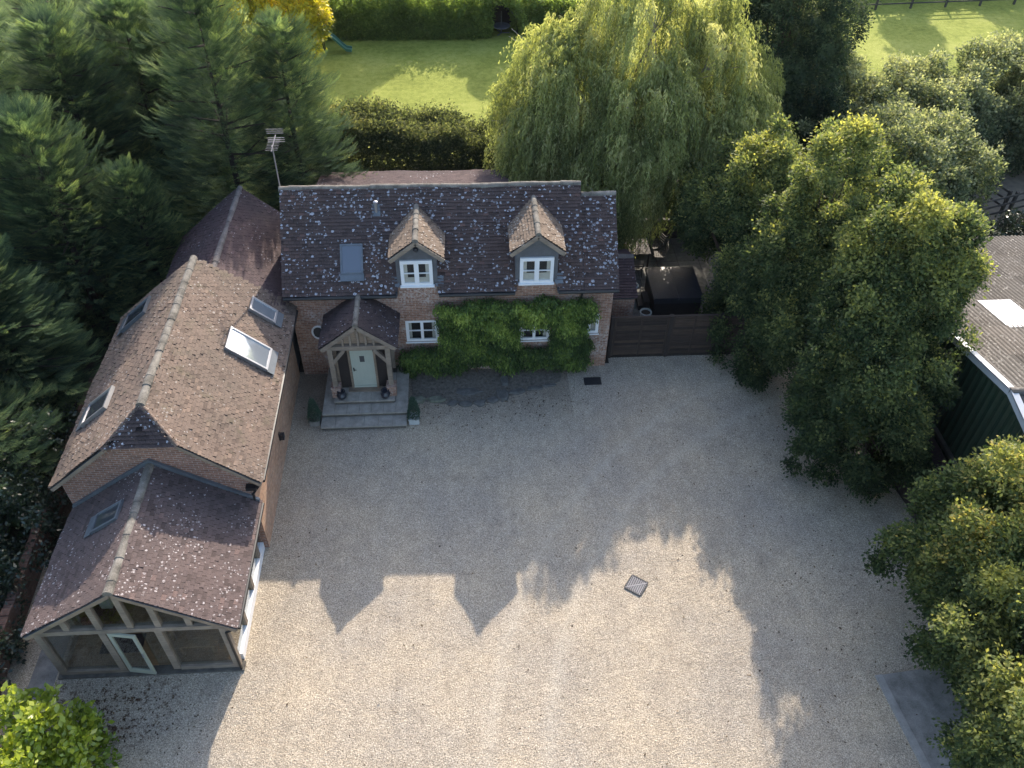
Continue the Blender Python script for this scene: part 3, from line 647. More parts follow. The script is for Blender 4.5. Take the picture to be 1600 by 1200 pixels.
st_ = empty('stone_steps', (-3.54, 20.8, 0), 'three broad grey stone steps rising to the front porch', 'steps')
rm_ = MB(); rm_.box(-4.94, -2.14, 19.69, YF-.01, -.01, .115); rm_.box(-4.91, -2.11, 20.14, YF-.01, .116, .285); rm_.box(-4.52, -2.54, 20.56, 21.9, .286, .456)
rm_.build('risers', 'riser', st_)
tr_ = MB(); rg = random.Random(12)
def treads(x0, x1, y0, y1, z, n):
    w_ = (x1-x0)/n
    for i in range(n): tr_.box(x0+i*w_+.004, x0+(i+1)*w_-.004, y0, y1-.003, z-.05+rg.uniform(-.002, .002), z+rg.uniform(-.004, .004), rg.random())
treads(-4.98, -2.10, 19.65, 20.16, .165, 6); treads(-4.95, -2.07, 20.10, 20.60, .335, 7)
treads(-4.95, -4.54, 20.60, YF-.02, .335, 1); treads(-2.51, -2.07, 20.60, YF-.02, .335, 1); treads(-4.56, -2.50, 20.52, 21.0, .506, 5); treads(-4.56, -2.50, 21.0, 21.9, .506, 4)
tr_.build('treads', 'tread', st_)

# ------------------------------------------------------------------ barn wing
barn = empty('barn_wing', (-8.4, 18.5, 0), 'long brick barn with weathered brown half hipped tile roof and four skylights', 'barn')
RX, RZB = -8.35, 5.5; kr, kl = .896, .82
er, el = (-5.68, RZB-(-5.68-RX)*kr), (-11.15, RZB-(RX+11.15)*kl)
wb = MB(); yg = 15.02
wb.poly([(-10.92, yg, -.02), (-6.02, yg, -.02), (-6.02, yg, 3.28), (-7.5, yg, 4.60), (-9.25, yg, 4.60), (-10.92, yg, 3.28)])
sw = MB(); sw.poly([(-6.02, yg, -.02), (-6.02, 22.46, -.02), (-6.02, 22.46, 3.28), (-6.02, yg, 3.28)]); sw.build('side_wall', brick_mat('sunlit_barn_brick', (.42, .22, .13), (.52, .31, .19), (.42, .34, .26), .3), barn)  # brick lightened here: the sun on this yard wall is put into the colour
wb.poly([(-10.92, 21.9, -.02), (-10.92, yg, -.02), (-10.92, yg, 3.28), (-10.92, 21.9, 3.28)])
wb.poly([(-6.02, 21.9, -.02), (-10.92, 21.9, -.02), (-10.92, 21.9, 3.28), (RX, 21.9, 5.4), (-6.02, 21.9, 3.28)])
# corbelled eave courses on the yard side
wb.box(-6.019, -5.96, yg+.1, 22.4, 2.98, 3.05); wb.box(-6.019, -5.92, yg+.1, 22.4, 3.052, 3.14)
wb.build('wall', 'brick_barn', barn)
bt, bs = MB(), MB()
y0, y1 = 14.87, 22.0; hy = 15.62; hz = 4.74; hxr, hxl = RX+(RZB-hz)/kr, RX-(RZB-hz)/kl
zz = lambda x: RZB-(x-RX)*kr if x > RX else RZB-(RX-x)*kl
nr = Vector((kr, 0, 1)).normalized(); nl = Vector((-kl, 0, 1)).normalized()
bs.prism([(er[0], y0, er[1]), (er[0], 22.46, er[1]), (RX+.0, 22.0, RZB), (RX, hy, RZB), (hxr, y0, hz)], -nr*.08)
bs.prism([(el[0], y0, el[1]), (hxl, y0, hz), (RX, hy, RZB), (RX, 22.0, RZB), (el[0], 22.0, el[1])], -nl*.08)
bs.prism([(hxl, y0-.02, hz), (hxr, y0-.02, hz), (RX, hy, RZB)], Vector((0, .05, -.08)))
def hipclip(p): return p.z < hz+(p.y-y0)*(RZB-hz)/(hy-y0)+.04
roof_plane(None, bt, (er[0], y0, er[1]), (er[0], 22.44, er[1]), (RX, 22.0, RZB), (RX, y0, RZB), hipclip, 41, slab=False, rough=1.7, w=.165, g=.1)
roof_plane(None, bt, (el[0], y1, el[1]), (el[0], y0, el[1]), (RX, y0, RZB), (RX, y1, RZB), hipclip, 42, slab=False, rough=1.7, w=.165, g=.1)
ro = bs.build('roof', 'slate', barn); bt.build('roof_tiles', 'barn_tile', ro)
ht = MB()   # hip end: courses projecting past the hips as bonnet tiles
Lh = math.hypot(hy-y0, RZB-hz); nrow = 10
for i in range(nrow):
    f0, f1 = i/nrow, (i+1.25)/nrow; f1 = min(f1, 1)
    def pt_(f, x): return Vector((x, y0-.03+(hy-y0)*f, hz+(RZB-hz)*f))
    ext = .10
    xl0, xr0 = hxl+(RX-hxl)*f0-ext, hxr+(RX-hxr)*f0+ext; xl1, xr1 = hxl+(RX-hxl)*f1-ext*.3, hxr+(RX-hxr)*f1+ext*.3
    nt_ = max(2, int((xr0-xl0)/.165)); upn = Vector((0, -.7, .72))
    for j in range(nt_):
        a, b = j/nt_, (j+.96)/nt_
        P = [pt_(f0, xl0+(xr0-xl0)*a)+upn*.075, pt_(f0, xl0+(xr0-xl0)*b)+upn*.075, pt_(f1, xl1+(xr1-xl1)*b)+upn*.02, pt_(f1, xl1+(xr1-xl1)*a)+upn*.02]
        r = random.Random(i*31+j).random(); ht.poly(P, r); ht.poly([P[1], P[0], P[0]-upn*.045, P[1]-upn*.045], 0)
ht.build('hip_tiles', 'porch_tile', ro)
rr = MB(); ridge(rr, (RX, hy-.02, RZB), (RX, 22.02, RZB), .12, .33, 51); rr.build('ridge_tiles', 'ridge', ro)
rr = MB(); ridge(rr, (hxr+.06, y0-.04, hz+.0), (RX, hy, RZB+.02), .07, .12, 52); rr.build('bonnet_tiles', 'barn_tile', ro); rr = MB(); ridge(rr, (hxl-.06, y0-.04, hz+.0), (RX, hy, RZB+.02), .07, .12, 53); rr.build('bonnet_tiles', 'barn_tile', ro)
vb = MB(); vb.beam((er[0], y0+.02, er[1]-.07), (hxr, y0+.02, hz-.07), .05, .1); vb.build('verge_board', 'oak', barn); vb = MB(); vb.beam((el[0], y0+.02, el[1]-.07), (hxl, y0+.02, hz-.07), .05, .1); vb.build('verge_board', 'oak', barn)
# rear section, lower ridge
rs, rtt = MB(), MB(); qx, qz = -7.88, 5.0
A, B, T, F = (-5.9, 21.7, 3.3), (-5.9, 26.9, 3.3), (qx, 26.9, qz), (qx, 21.7, qz)
rs.prism([A, B, T, F], Vector((-.05, 0, -.08))); roof_plane(None, rtt, A, B, T, F, None, 61, slab=False)
A, B = (-10.3, 26.9, 3.0), (-10.3, 21.9, 3.0)
rs.prism([A, B, (qx, 21.9, qz), (qx, 26.9, qz)], Vector((.05, 0, -.08))); roof_plane(None, rtt, A, B, (qx, 21.9, qz), (qx, 26.9, qz), None, 62, slab=False)
rs.box(-10.0, -6.1, 21.95, 26.7, -.02, 3.0)
rs.prism([(-10.0, 26.7, 3.0), (-6.1, 26.7, 3.0), (qx, 26.7, qz-.1)], (0, -.1, 0))
r2o = rs.build('rear_roof', 'slate', barn); rtt.build('rear_roof_tiles', 'rear_tile', r2o)
rr = MB(); ridge(rr, (qx, 21.75, qz), (qx, 26.95, qz), .10, .33, 63); rr.build('rear_ridge_tiles', 'ridge_dark', r2o)
UR, VR = (0, 1, 0), (-1, 0, kr); UL, VL = (0, -1, 0), (1, 0, kl)
skylight(barn, (-6.61, 19.36, zz(-6.61)), UR, VR, .96, 1.42, 'metal')
skylight(barn, (-6.49, 21.32, zz(-6.49)), UR, VR, .62, .93, 'metal')
skylight(barn, (-10.2, 21.1, zz(-10.2)), UL, VL, .8, 1.2, 'lead', 'skyglass_dark')
skylight(barn, (-10.25, 17.1, zz(-10.25)), UL, VL, .85, 1.15, 'metal', 'skyglass_dark')
g_ = MB(); g_.tube([(-5.63, 15.0, er[1]-.04), (-5.63, 22.3, er[1]-.04)], .06, 8); g_.build('gutter', 'gutter', barn, True)
g_ = MB(); g_.tube([(-5.75, 14.95, 2.95), (-5.98, 14.95, 2.6), (-5.98, 14.95, 2.2)], .04, 8); g_.box(-6.1, -5.82, 14.84, 15.0, 2.86, 2.98); g_.build('downpipe', 'gutter', barn)
g_ = MB(); g_.box(-6.018, -5.99, 18.4, 18.52, .95, 1.25); g_.box(-5.99, -5.86, 18.38, 18.54, 1.0, 1.2); g_.build('wall_lamp', 'iron', barn)

# ------------------------------------------------------------------ glazed garden room
gr = empty('garden_room', (-8.4, 13.1, 0), 'oak framed garden room with glazed gable under a speckled purple tiled roof', 'building')
GX, GZ = -8.38, 3.95; ker, kel = .70, .685
eR, eL = -5.86, -10.9; gy0, gy1 = 11.06, 15.0
zr_, zl_ = GZ-(eR-GX)*ker, GZ-(GX-eL)*kel
gs, gt = MB(), MB()
gs.prism([(eR, gy0, zr_), (eR, gy1, zr_), (GX, gy1, GZ), (GX, gy0, GZ)], Vector((-.03, 0, -.06)))
gs.prism([(eL, gy1, zl_), (eL, gy0, zl_), (GX, gy0, GZ), (GX, gy1, GZ)], Vector((.03, 0, -.06)))
roof_plane(None, gt, (eR, gy0, zr_), (eR, gy1, zr_), (GX, gy1, GZ), (GX, gy0, GZ), None, 71, slab=False, rough=1.2)
roof_plane(None, gt, (eL, gy1, zl_), (eL, gy0, zl_), (GX, gy0, GZ), (GX, gy1, GZ), None, 72, slab=False, rough=1.0)
go = gs.build('roof', 'slate', gr); gt.build('roof_tiles', 'annexe_tile', go)
rr = MB(); ridge(rr, (GX, gy0-.02, GZ), (GX, gy1, GZ), .12, .33, 73); rr.build('ridge_tiles', 'ridge', go)
vb = MB()
for a in ((eR, zr_), (eL, zl_)): vb.beam((a[0], gy0+.02, a[1]-.08), (GX, gy0+.02, GZ-.08), .05, .11)
vb.build('verge_board', 'oak', gr)
ln = MB(); ln.prism([(eR, 14.93, zr_+.06), (GX, 14.93, GZ+.06), (eL, 14.93, zl_+.06), (eL, 14.93, zl_+.16), (GX, 14.93, GZ+.2), (eR, 14.93, zr_+.16)], (0, .08, 0)); ln.build('lead_flashing', 'lead', gr)
fy = 11.27
fr = MB()
tb = 2.12
for x in (-10.72, -9.17, -7.82, -6.26): fr.box(x-.085, x+.085, fy-.08, fy+.08, .12, tb-.09)
fr.box(-10.85, -6.13, fy-.085, fy+.085, tb-.085, tb+.075)
fr.box(-10.8, -9.09, fy-.07, fy+.07, .06, .2); fr.box(-7.73, -6.18, fy-.07, fy+.07, .06, .2)
for x in (-9.95, -9.17, -8.42, -7.75, -7.0):
    zt = GZ-.16-abs(x-GX)*.69; fr.box(x-.075, x+.075, fy-.06, fy+.06, tb+.07, zt)
fr.beam((-10.75, fy, 2.16), (GX, fy, GZ-.2), .14, .13); fr.beam((-6.05, fy, 2.2), (GX, fy, GZ-.2), .14, .13)
# right side frame
for y in (12.35, 13.45, 14.5): fr.box(-6.30, -6.16, y-.07, y+.07, .30, 1.98)
fr.box(-6.32, -6.14, 11.36, 15.0, 1.98, 2.12)
# left side frame
for y in (12.5, 13.7, 14.9): fr.box(-10.84, -10.70, y-.07, y+.07, .12, 1.98)
fr.box(-10.86, -10.68, 11.36, 15.0, 1.98, 2.12); fr.box(-10.84, -10.7, 11.4, 15.0, .05, .3)
fr.build('oak_frame', 'oak_grey', gr)
def pane(mb, pts): mb.poly(pts)
for a, b in ((-10.63, -9.26), (-8.28, -7.91), (-7.73, -6.35)):
    m = MB(); m.box(a, b, fy-.004, fy+.004, .2, tb-.09); m.build('pane', 'clear', gr)
m = MB(); m.prism([(-10.6, fy, tb+.07), (-6.2, fy, tb+.07), (GX, fy, GZ-.28)], (0, .006, 0)); m.build('gable_pane', 'clear', gr)
for a, b in ((11.36, 12.28), (12.42, 13.38), (13.52, 14.43), (14.57, 15.0)):
    m = MB(); m.box(-6.235, -6.228, a, b, .30, 1.98); m.build('side_pane', 'clear', gr)
m = MB(); m.box(-10.78, -10.77, 11.36, 15.0, .3, 1.98); m.build('side_pane', 'clear', gr)
m = MB(); m.box(-6.32, -6.15, 11.45, 15.0, .0, .29); m.build('white_plinth', 'white', gr)
m = MB(); m.box(-10.88, -6.1, fy-.16, fy+.1, -.01, .055); m.build('plinth', 'riser', gr)
# half open glazed door
dm = MB(); hx, hyy = -9.05, fy
def dbox(u0, u1, z0, z1, t=.025):
    ang = rad(-9); c, s_ = math.cos(ang), math.sin(ang)
    P = [(hx+u*c-v*s_, hyy-.05+u*s_+v*c) for u, v in ((u0, -t), (u1, -t), (u1, t), (u0, t))]
    return [(x, y, z0) for x, y in P], (0, 0, z1-z0)
for a in ((0, .09, .08, 2.02), (.62, .71, .08, 2.02), (.09, .62, .08, .26), (.09, .62, 1.9, 2.02)):
    P, d = dbox(*a); dm.prism(P, d)
do = dm.build('glazed_door', 'sash', gr)
dp = MB(); P, d = dbox(.085, .625, .25, 1.91, .004); dp.prism(P, d); dp.build('pane', 'clear', do)
dh = MB(); P, d = dbox(.64, .68, 1.0, 1.16, .05); dh.prism(P, d); dh.build('handle', 'metal', do)
m = MB(); m.box(-10.7, -6.3, 11.36, 14.98, .0, .07); m.build('floor', 'floor_wood', gr)
m = MB(); m.box(-10.66, -6.34, 14.955, 14.985, .07, 2.0); m.build('inner_wall', 'fabric', gr)
AV = Vector((1, 0, kel)); skylight(gr, (-9.22, 13.67, GZ-(GX+9.22)*kel), UL, AV, .6, 1.02, 'lead', 'skyglass_dark', .09)
g_ = MB(); g_.tube([(-5.80, 11.1, zr_-.03), (-5.80, 14.95, zr_-.03)], .05, 8); g_.build('gutter', 'gutter', gr, True); g_ = MB(); g_.tube([(-5.82, 11.15, zr_-.05), (-6.17, 11.15, 1.9), (-6.17, 11.15, .08)], .035, 8); g_.build('downpipe', 'gutter', gr, True)
# furniture seen through the glazing
t = MB(); t.box(-8.15, -6.65, 12.0, 12.85, .74, .80)
for x in (-8.08, -6.72):
    for y in (12.07, 12.78): t.box(x-.04, x+.04, y-.04, y+.04, .07, .74)
tag(t.build('dining_table', 'floor_wood'), 'wooden dining table inside the glazed garden room', 'table')
t = MB(); t.box(-7.9, -6.8, 11.6, 11.85, .44, .49); t.box(-7.8, -7.72, 11.62, 11.83, .07, .44); t.box(-6.98, -6.9, 11.62, 11.83, .07, .44)
tag(t.build('bench', 'floor_wood'), 'narrow wooden bench in front of the dining table inside the garden room', 'bench')
t = MB(); t.box(-10.5, -9.75, 12.6, 14.3, .07, .42); t.box(-10.6, -10.35, 12.6, 14.3, .42, .85); t.box(-10.5, -9.75, 14.3, 14.5, .07, .62); t.box(-10.5, -9.75, 12.4, 12.6, .07, .62)
tag(t.build('sofa', plain('red_brown_sofa', (.12, .035, .025), .8, .2), bevel=.04), 'dark red sofa against the left side of the garden room', 'sofa')
t = MB(); t.box(-10.0, -8.9, 11.75, 12.3, .071, .085); tag(t.build('rug', plain('dark_rug', (.05, .03, .028), .95, .4, 8)), 'dark patterned rug lying on the garden room floor behind the left pane', 'rug')
t = MB(); t.box(-10.15, -9.85, 12.9, 13.3, .43, .78); tag(t.build('cushion', 'fabric', bevel=.04), 'pale cushion lying on the dark red sofa', 'cushion')

# ------------------------------------------------------------------ boundary wall left
m = MB(); pts = [(-12.0, 6.5), (-12.12, 9.5), (-12.32, 12.3), (-12.5, 16.4), (-12.7, 22)]
for (xa, ya), (xb, yb2) in zip(pts, pts[1:]):
    m.prism([(xa, ya, -.02), (xa-.2, ya, -.02), (xb-.2, yb2, -.02), (xb, yb2, -.02)], (0, 0, .82))
gw = m.build('garden_wall', 'brick_wall'); tag(gw, 'low old brick boundary wall beside the garden room', 'wall')
m = MB(); rg = random.Random(3)
for (xa, ya), (xb, yb2) in zip(pts, pts[1:]):
    n = int((yb2-ya)/.23)
    for i in range(n):
        f0, f1 = i/n, (i+.94)/n; xx = xa+(xb-xa)*f0; x2 = xa+(xb-xa)*f1; h = .80+rg.gauss(0, .008)
        m.prism([(xx+.015, ya+(yb2-ya)*f0, h), (xx-.22, ya+(yb2-ya)*f0, h), (x2-.22, ya+(yb2-ya)*f1, h), (x2+.015, ya+(yb2-ya)*f1, h)], (0, 0, .07), rg.random())
m.build('coping', 'brick_wall', gw)

# ------------------------------------------------------------------ things by the house
def lathe_obj(name, c, prof, mat, n=24): m = MB(); m.lathe(c, prof, n); return m.build(name, mat, None, True)
POT = [(.0, 0), (.10, 0), (.16, .10), (.17, .18), (.12, .27), (.115, .30), (.14, .31), (.14, .33), (.10, .33), (.09, .26), (0, .26)]
for x, lb in ((-4.3, 'dark round glazed pot at the left of the front door'), (-2.82, 'dark round glazed pot at the right of the front door')):
    o = lathe_obj('pot', (x, 20.68, .507), POT, 'pot_dark'); tag(o, lb, 'pot', 'dark pots flanking the front door')

# leaf meshes -----------------------------------------------------
def quads_mesh(name, V, rnd, mat, parent=None, off=(0, 0, 0)):
    """V: (n,4,3) array of quads"""
    n = len(V); me = bpy.data.meshes.new(name)
    me.vertices.add(n*4); me.vertices.foreach_set('co', (V-np.array(off)).astype(np.float32).ravel())
    me.loops.add(n*4); me.loops.foreach_set('vertex_index', np.arange(n*4, dtype=np.int32))
    me.polygons.add(n); me.polygons.foreach_set('loop_start', np.arange(0, n*4, 4, dtype=np.int32)); me.polygons.foreach_set('loop_total', np.full(n, 4, np.int32))
    at = me.attributes.new('rnd', 'FLOAT', 'FACE'); at.data.foreach_set('value', np.clip(rnd, 0, 1).astype(np.float32))
    me.update(calc_edges=True); me.materials.append(MT[mat])
    o = bpy.data.objects.new(name, me); C.objects.link(o)
    if parent is not None: o.parent = parent
    return o
def nrm(a): return a/np.maximum(np.linalg.norm(a, axis=-1, keepdims=True), 1e-9)
def leaves(P, D, m, L, size, rng, droop=.2, width=.28, spread=.12, base_r=None, upbias=.6, amt=.28):
    T = len(P); t = rng.random((T, m, 1)); pos = P[:, None]+D[:, None]*t*L+rng.normal(0, spread, (T, m, 3))
    d = nrm(D[:, None]*.6+rng.normal(0, .6, (T, m, 3))+np.array([0, 0, -droop]))
    n = nrm(rng.normal(0, .6, (T, m, 3))+np.array([0, 0, upbias])+D[:, None]*.3); s = nrm(np.cross(d, n))
    sz = size*(.65+.7*rng.random((T, m, 1)))
    V = np.stack([pos, pos+d*sz*.5+s*sz*width, pos+d*sz, pos+d*sz*.5-s*sz*width], axis=2).reshape(-1, 4, 3)
    br = (rng.random(T) if base_r is None else base_r)[:, None]
    r = (br*(1-amt)+rng.random((T, m))*amt+(t[..., 0]-.5)*.15).reshape(-1)
    return V, r
def fnoise(P, seed, sc):
    rg = np.random.default_rng(seed); out = np.zeros(len(P))
    for i in range(6):
        k = rg.normal(0, 1, 3)*sc*(1+.5*i); out += np.sin(P@k+rg.random()*6.28)/(1+.4*i)
    return out/2.6
def crown_pts(lobes, n, rng, seed, inner=.2, bump=.1, zmin=.2, sub=12, fr=(.26, .46)):
    """twigs on many small clumps spread over the big lobes"""
    L = np.array(lobes, float); blobs = []
    for l in L:
        rm_ = (l[3]*l[4]*l[5])**(1/3); k = int(1.35*sub*max(.6, rm_**1.3))
        for i in range(k):
            z = 1-2*(i+.5)/k; z = z*.95+.05; a = i*2.39996+rng.random()*.9; q = math.sqrt(max(0, 1-z*z)); u = np.array([q*math.cos(a), q*math.sin(a), z])+rng.normal(0, .1, 3)
            f = rng.uniform(.66, 1.05); c = l[:3]+u*l[3:]*f
            ins = False
            for o in L:
                if o is not l and (((c-o[:3])/o[3:])**2).sum() < .35: ins = True
            if ins and rng.random() < .8: continue
            small = rng.random() < .5; rb = rng.uniform(*fr)*rm_*(.42 if small else .95); c = c if not small else l[:3]+u*l[3:]*rng.uniform(.95, 1.32); blobs.append((*c, rb, rb, rb*1.1, rng.random(), *u))
    B = np.array(blobs); w_ = B[:, 3]**1.8; P, D, R = [], [], []; tot = 0
    while tot < n:
        idx = rng.choice(len(B), n, p=w_/w_.sum()); b_ = B[idx]; u = nrm(rng.normal(0, 1, (n, 3))+b_[:, 7:10]*.55+np.array([0, 0, .25]))
        f = np.where(rng.random(n) < inner, .3+.5*rng.random(n), .78+.3*rng.random(n)**1.5)
        p = b_[:, :3]+u*b_[:, 3:6]*f[:, None]; p = p*1.0; p += (bump*fnoise(p, seed, 2.4))[:, None]*u
        ok = p[:, 2] > zmin
        for l in L: ok &= (((p-l[:3])/l[3:])**2).sum(1) > .30
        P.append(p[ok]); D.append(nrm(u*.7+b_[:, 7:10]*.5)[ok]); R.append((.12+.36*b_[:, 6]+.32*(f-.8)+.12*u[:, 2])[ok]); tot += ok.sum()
    return np.concatenate(P)[:n], np.concatenate(D)[:n], np.concatenate(R)[:n]

def broad_tree(name, base, lobes, label, cat, twigs, m=11, size=.13, mat='leaf', seed=0, group=None, trunk=.18, L=.36, spread=.085, bark='bark', bump=.1, droop=.25, inner=.2, rb=0.0, sub=12, fr=(.26, .46)):
    rng = np.random.default_rng(seed); t = empty(name, base, label, cat, group)
    P, D, R = crown_pts(lobes, twigs, rng, seed, bump=bump, inner=inner, sub=sub, fr=fr)
    D2 = nrm(D+rng.normal(0, .35, D.shape)+np.array([0, 0, .25]))
    sun_top = np.clip(D[:, 2], -.4, 1)*.16+.32*np.clip((P[:, 2]/P[:, 2].max()-.40)*2, -.5, 1)  # lighter with height: young growth, plus sunlight on crown tops put into colour
    V, r = leaves(P, D2, m, L, size, rng, droop=droop, spread=spread, base_r=np.clip(R+sun_top+rb+rng.normal(0, .2, len(P)), 0, 1), amt=.16)
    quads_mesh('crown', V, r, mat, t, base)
    mb = MB(); b = Vector(base); top = Vector(np.array(lobes)[:, :3].mean(0))
    mb.tube([b, b.lerp(top, .35)+Vector((.05, .03, 0)), b.lerp(top, .8)], [trunk, trunk*.8, trunk*.45], 9)
    rg = random.Random(seed)
    for l in lobes:
        for k in range(4):
            e = Vector(l[:3])+Vector((rg.uniform(-.6, .6)*l[3], rg.uniform(-.6, .6)*l[4], rg.uniform(-.1, .6)*l[5]))
            s0 = b.lerp(top, rg.uniform(.3, .6)); mid = s0.lerp(e, .5)+Vector((0, 0, -.2)); mb.tube([s0, mid, e], [trunk*.4, trunk*.26, trunk*.08], 6)
    mb.build('trunk', bark, t); return t

# conifer --------------------------------------------------------
def frond_template(rng):
    Q = []
    def leaf(p, d, L, w):
        d = d/np.linalg.norm(d); s = np.cross(d, [0, 0, 1.0]); s = s/np.linalg.norm(s); tl = rng.normal(0, .3); s = s*math.cos(tl)+np.array([0, 0, 1])*math.sin(tl)
        Q.append([p, p+d*L*.4+s*w, p+d*L, p+d*L*.4-s*w])
    K = 9
    for i in range(K):
        x = i/(K-1); p = np.array([x, 0, .30*x*x]); l = .40*(1-x)**.7+.10
        for sgn in (1, -1):
            d = np.array([.86, sgn*.50, .10+.25*x])+rng.normal(0, .06, 3); leaf(p, d, l, .012)
            u = d/np.linalg.norm(d)
            if l > .2:
                for q in (.3, .55, .8): leaf(p+u*l*q, d*np.array([1, .1, 1])+rng.normal(0, .12, 3), l*.45, .011); 
                leaf(p+u*l*.45, d*np.array([.8, 1.6, 1]), l*.35, .010)
    return np.array(Q)
def conifer(base, h, r, label, seed, n=6000, mat='conifer', name='conifer', fl=.68, group='tall evergreens behind the barn', power=.50, bottom=.04):
    rng = np.random.default_rng(seed); t = empty(name, base, label, 'tree', group)
    T = frond_template(rng)
    nf = 30; nb = n//nf; i_ = np.arange(nb); zf = ((i_+rng.random(nb))/nb)**1.15*(.93-bottom)+bottom; a = i_*2.39996+rng.normal(0, .35, nb)
    prof = np.clip(1-zf, 0, 1)**power*(.72+.28*np.clip(zf*5, 0, 1))
    U0 = np.stack([np.cos(a), np.sin(a), zf*h/r], 1); lump = .92+.20*fnoise(U0*r, seed+5, .9)+rng.normal(0, .12, nb)
    Rt = r*prof*lump; rise = .02+.55*zf**1.5+rng.normal(0, .07, nb)
    tip = np.stack([np.cos(a)*Rt, np.sin(a)*Rt, zf*h+rise*Rt*.5], 1); dirb = nrm(np.stack([np.cos(a), np.sin(a), rise], 1))
    blen = np.minimum(1.7, .3+Rt*.75)*rng.uniform(.75, 1.25, nb)
    tt = rng.random((nb, nf))**.75; side = nrm(np.cross(dirb, np.array([0, 0, 1.0]))); upb = np.cross(side, dirb)
    wdt = .27*np.clip(tt*1.3+.06, 0, .8)*blen[:, None]
    sv = rng.uniform(-1.3, 1.3, (nb, nf)); uv_ = rng.normal(0, 1, (nb, nf))
    arch = -.34*(1-tt)**2*blen[:, None]+.10*np.abs(1-tt)*blen[:, None]
    P = tip[:, None]-dirb[:, None]*(tt*blen[:, None])[..., None]+side[:, None]*(sv*wdt)[..., None]+upb[:, None]*(uv_*.05+arch-.10*np.abs(sv)*wdt)[..., None]
    X = nrm(dirb[:, None]+side[:, None]*(sv*.55)[..., None]+upb[:, None]*(.10+uv_*.10)[..., None]+rng.normal(0, .10, (nb, nf, 3)))
    X = X.reshape(-1, 3); P = P.reshape(-1, 3); n = len(P); Zr = nrm(np.repeat(upb, nf, 0)+rng.normal(0, .22, (n, 3))); Y = nrm(np.cross(Zr, X)); Z = np.cross(X, Y)
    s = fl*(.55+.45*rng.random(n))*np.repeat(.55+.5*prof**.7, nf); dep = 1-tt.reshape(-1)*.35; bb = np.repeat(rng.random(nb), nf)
    V = P[:, None, None]+s[:, None, None, None]*(T[None, ..., 0:1]*X[:, None, None]+T[None, ..., 1:2]*Y[:, None, None]+T[None, ..., 2:3]*Z[:, None, None])
    V = V.reshape(-1, 4, 3); K = len(T)
    rr = np.repeat(np.clip(-.08+.26*bb+.12*fnoise(P, seed+9, .8)+rng.normal(0, .15, n)+(dep-.65)*1.1, -.1, 1), K)+np.tile(T[:, 2, 0]*.30, n)+rng.normal(0, .06, n*K)  # branch bases darkened and tips lightened: shade and highlights put into leaf colour
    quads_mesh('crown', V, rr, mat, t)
    mb = MB(); b = Vector(base); mb.tube([b, b+Vector((0, 0, h*.5)), b+Vector((0, 0, h*.8))], [.16, .09, .02], 8)
    rg = random.Random(seed)
    for i in range(26):
        zz_ = rg.uniform(.1, .85)*h; an = rg.random()*6.28; q = r*(1-zz_/h)**power*.75
        mb.tube([b+Vector((0, 0, zz_)), b+Vector((math.cos(an)*q, math.sin(an)*q, zz_+q*.35))], [.05, .015], 5)
    mb.build('trunk', 'bark_dark', t); return t

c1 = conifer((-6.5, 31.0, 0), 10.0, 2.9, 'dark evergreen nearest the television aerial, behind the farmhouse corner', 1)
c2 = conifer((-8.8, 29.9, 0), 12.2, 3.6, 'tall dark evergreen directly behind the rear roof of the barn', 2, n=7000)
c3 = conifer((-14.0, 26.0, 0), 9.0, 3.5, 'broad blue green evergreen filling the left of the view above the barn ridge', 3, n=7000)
def cc(src, x, y, rz_, sx, sz, label): return copy_tree(src, (x, y, 0), rz_, label, (sx, sx, sz))
cc(c1, -10.6, 34.6, 1.3, 1.2, .98, 'tall evergreen between the television aerial and the golden tree'); cc(c3, -20.5, 28.5, 2.0, 1.1, 1.1, 'evergreen at the left edge of the view, third from the top corner'); cc(c3, -12.9, 34.0, .6, 1.1, 1.08, 'evergreen in the second row behind the barn roof tree')
cc(c1, -14.6, 31.2, 2.1, 1.3, 1.0, 'tall evergreen at the back of the group, left of the tree behind the barn roof')
cc(c2, -18.0, 31.5, 4.0, 1.1, .88, 'evergreen in the top left corner of the view')
cc(c3, -18.6, 25.2, 1.0, 1.05, 1.05, 'evergreen at the left edge, behind the broad blue green one')
cc(c1, -14.9, 21.3, 3.3, 1.05, .72, 'evergreen beside the far left skylight of the barn')
cc(c2, -18.4, 19.8, 5.1, .95, .66, 'evergreen at the left edge level with the barn ridge')
cc(c3, -15.0, 17.4, 2.7, .84, .68, 'lower sunlit evergreen leaning toward the near left skylight of the barn')
cc(c1, -17.6, 15.2, .4, 1.1, .66, 'shorter evergreen at the left edge above the ivy')
cc(c3, -11.6, 26.6, .9, .62, .72, 'small evergreen squeezed between the barn rear roof and the big trees')
c8 = conifer((-13.2, 38.6, 0), 8.2, 3.6, 'pale feathery evergreen at the top edge behind the dark ones', 8, n=3200, mat='conifer_grey', fl=.6, group='tall evergreens behind the barn')
cc(c8, -17.5, 38.5, 2.0, 1.1, 1.1, 'pale evergreen at the top edge, second from the corner'); cc(c8, -23.5, 37.5, 4.0, 1.1, 1.15, 'pale evergreen in the very corner beyond the dark ones')
broad_tree('dark_tree', (14.8, 38.0, 0), [(14.4, 37.8, 9.5, 2.0, 2.0, 2.6), (15.6, 38.2, 7.2, 2.0, 2.0, 2.4), (13.9, 37.0, 6.0, 1.9, 1.9, 2.4), (15.2, 36.8, 4.4, 2.1, 2.0, 2.4), (13.6, 36.2, 3.0, 1.9, 1.7, 2.0), (14.9, 35.6, 2.0, 2.0, 1.7, 1.8)], 'tall dark dense tree standing right of the weeping willow', 'tree', 11000, 11, .13, 'leaf_dark', 9, 'tall trees beyond the patio', .2)
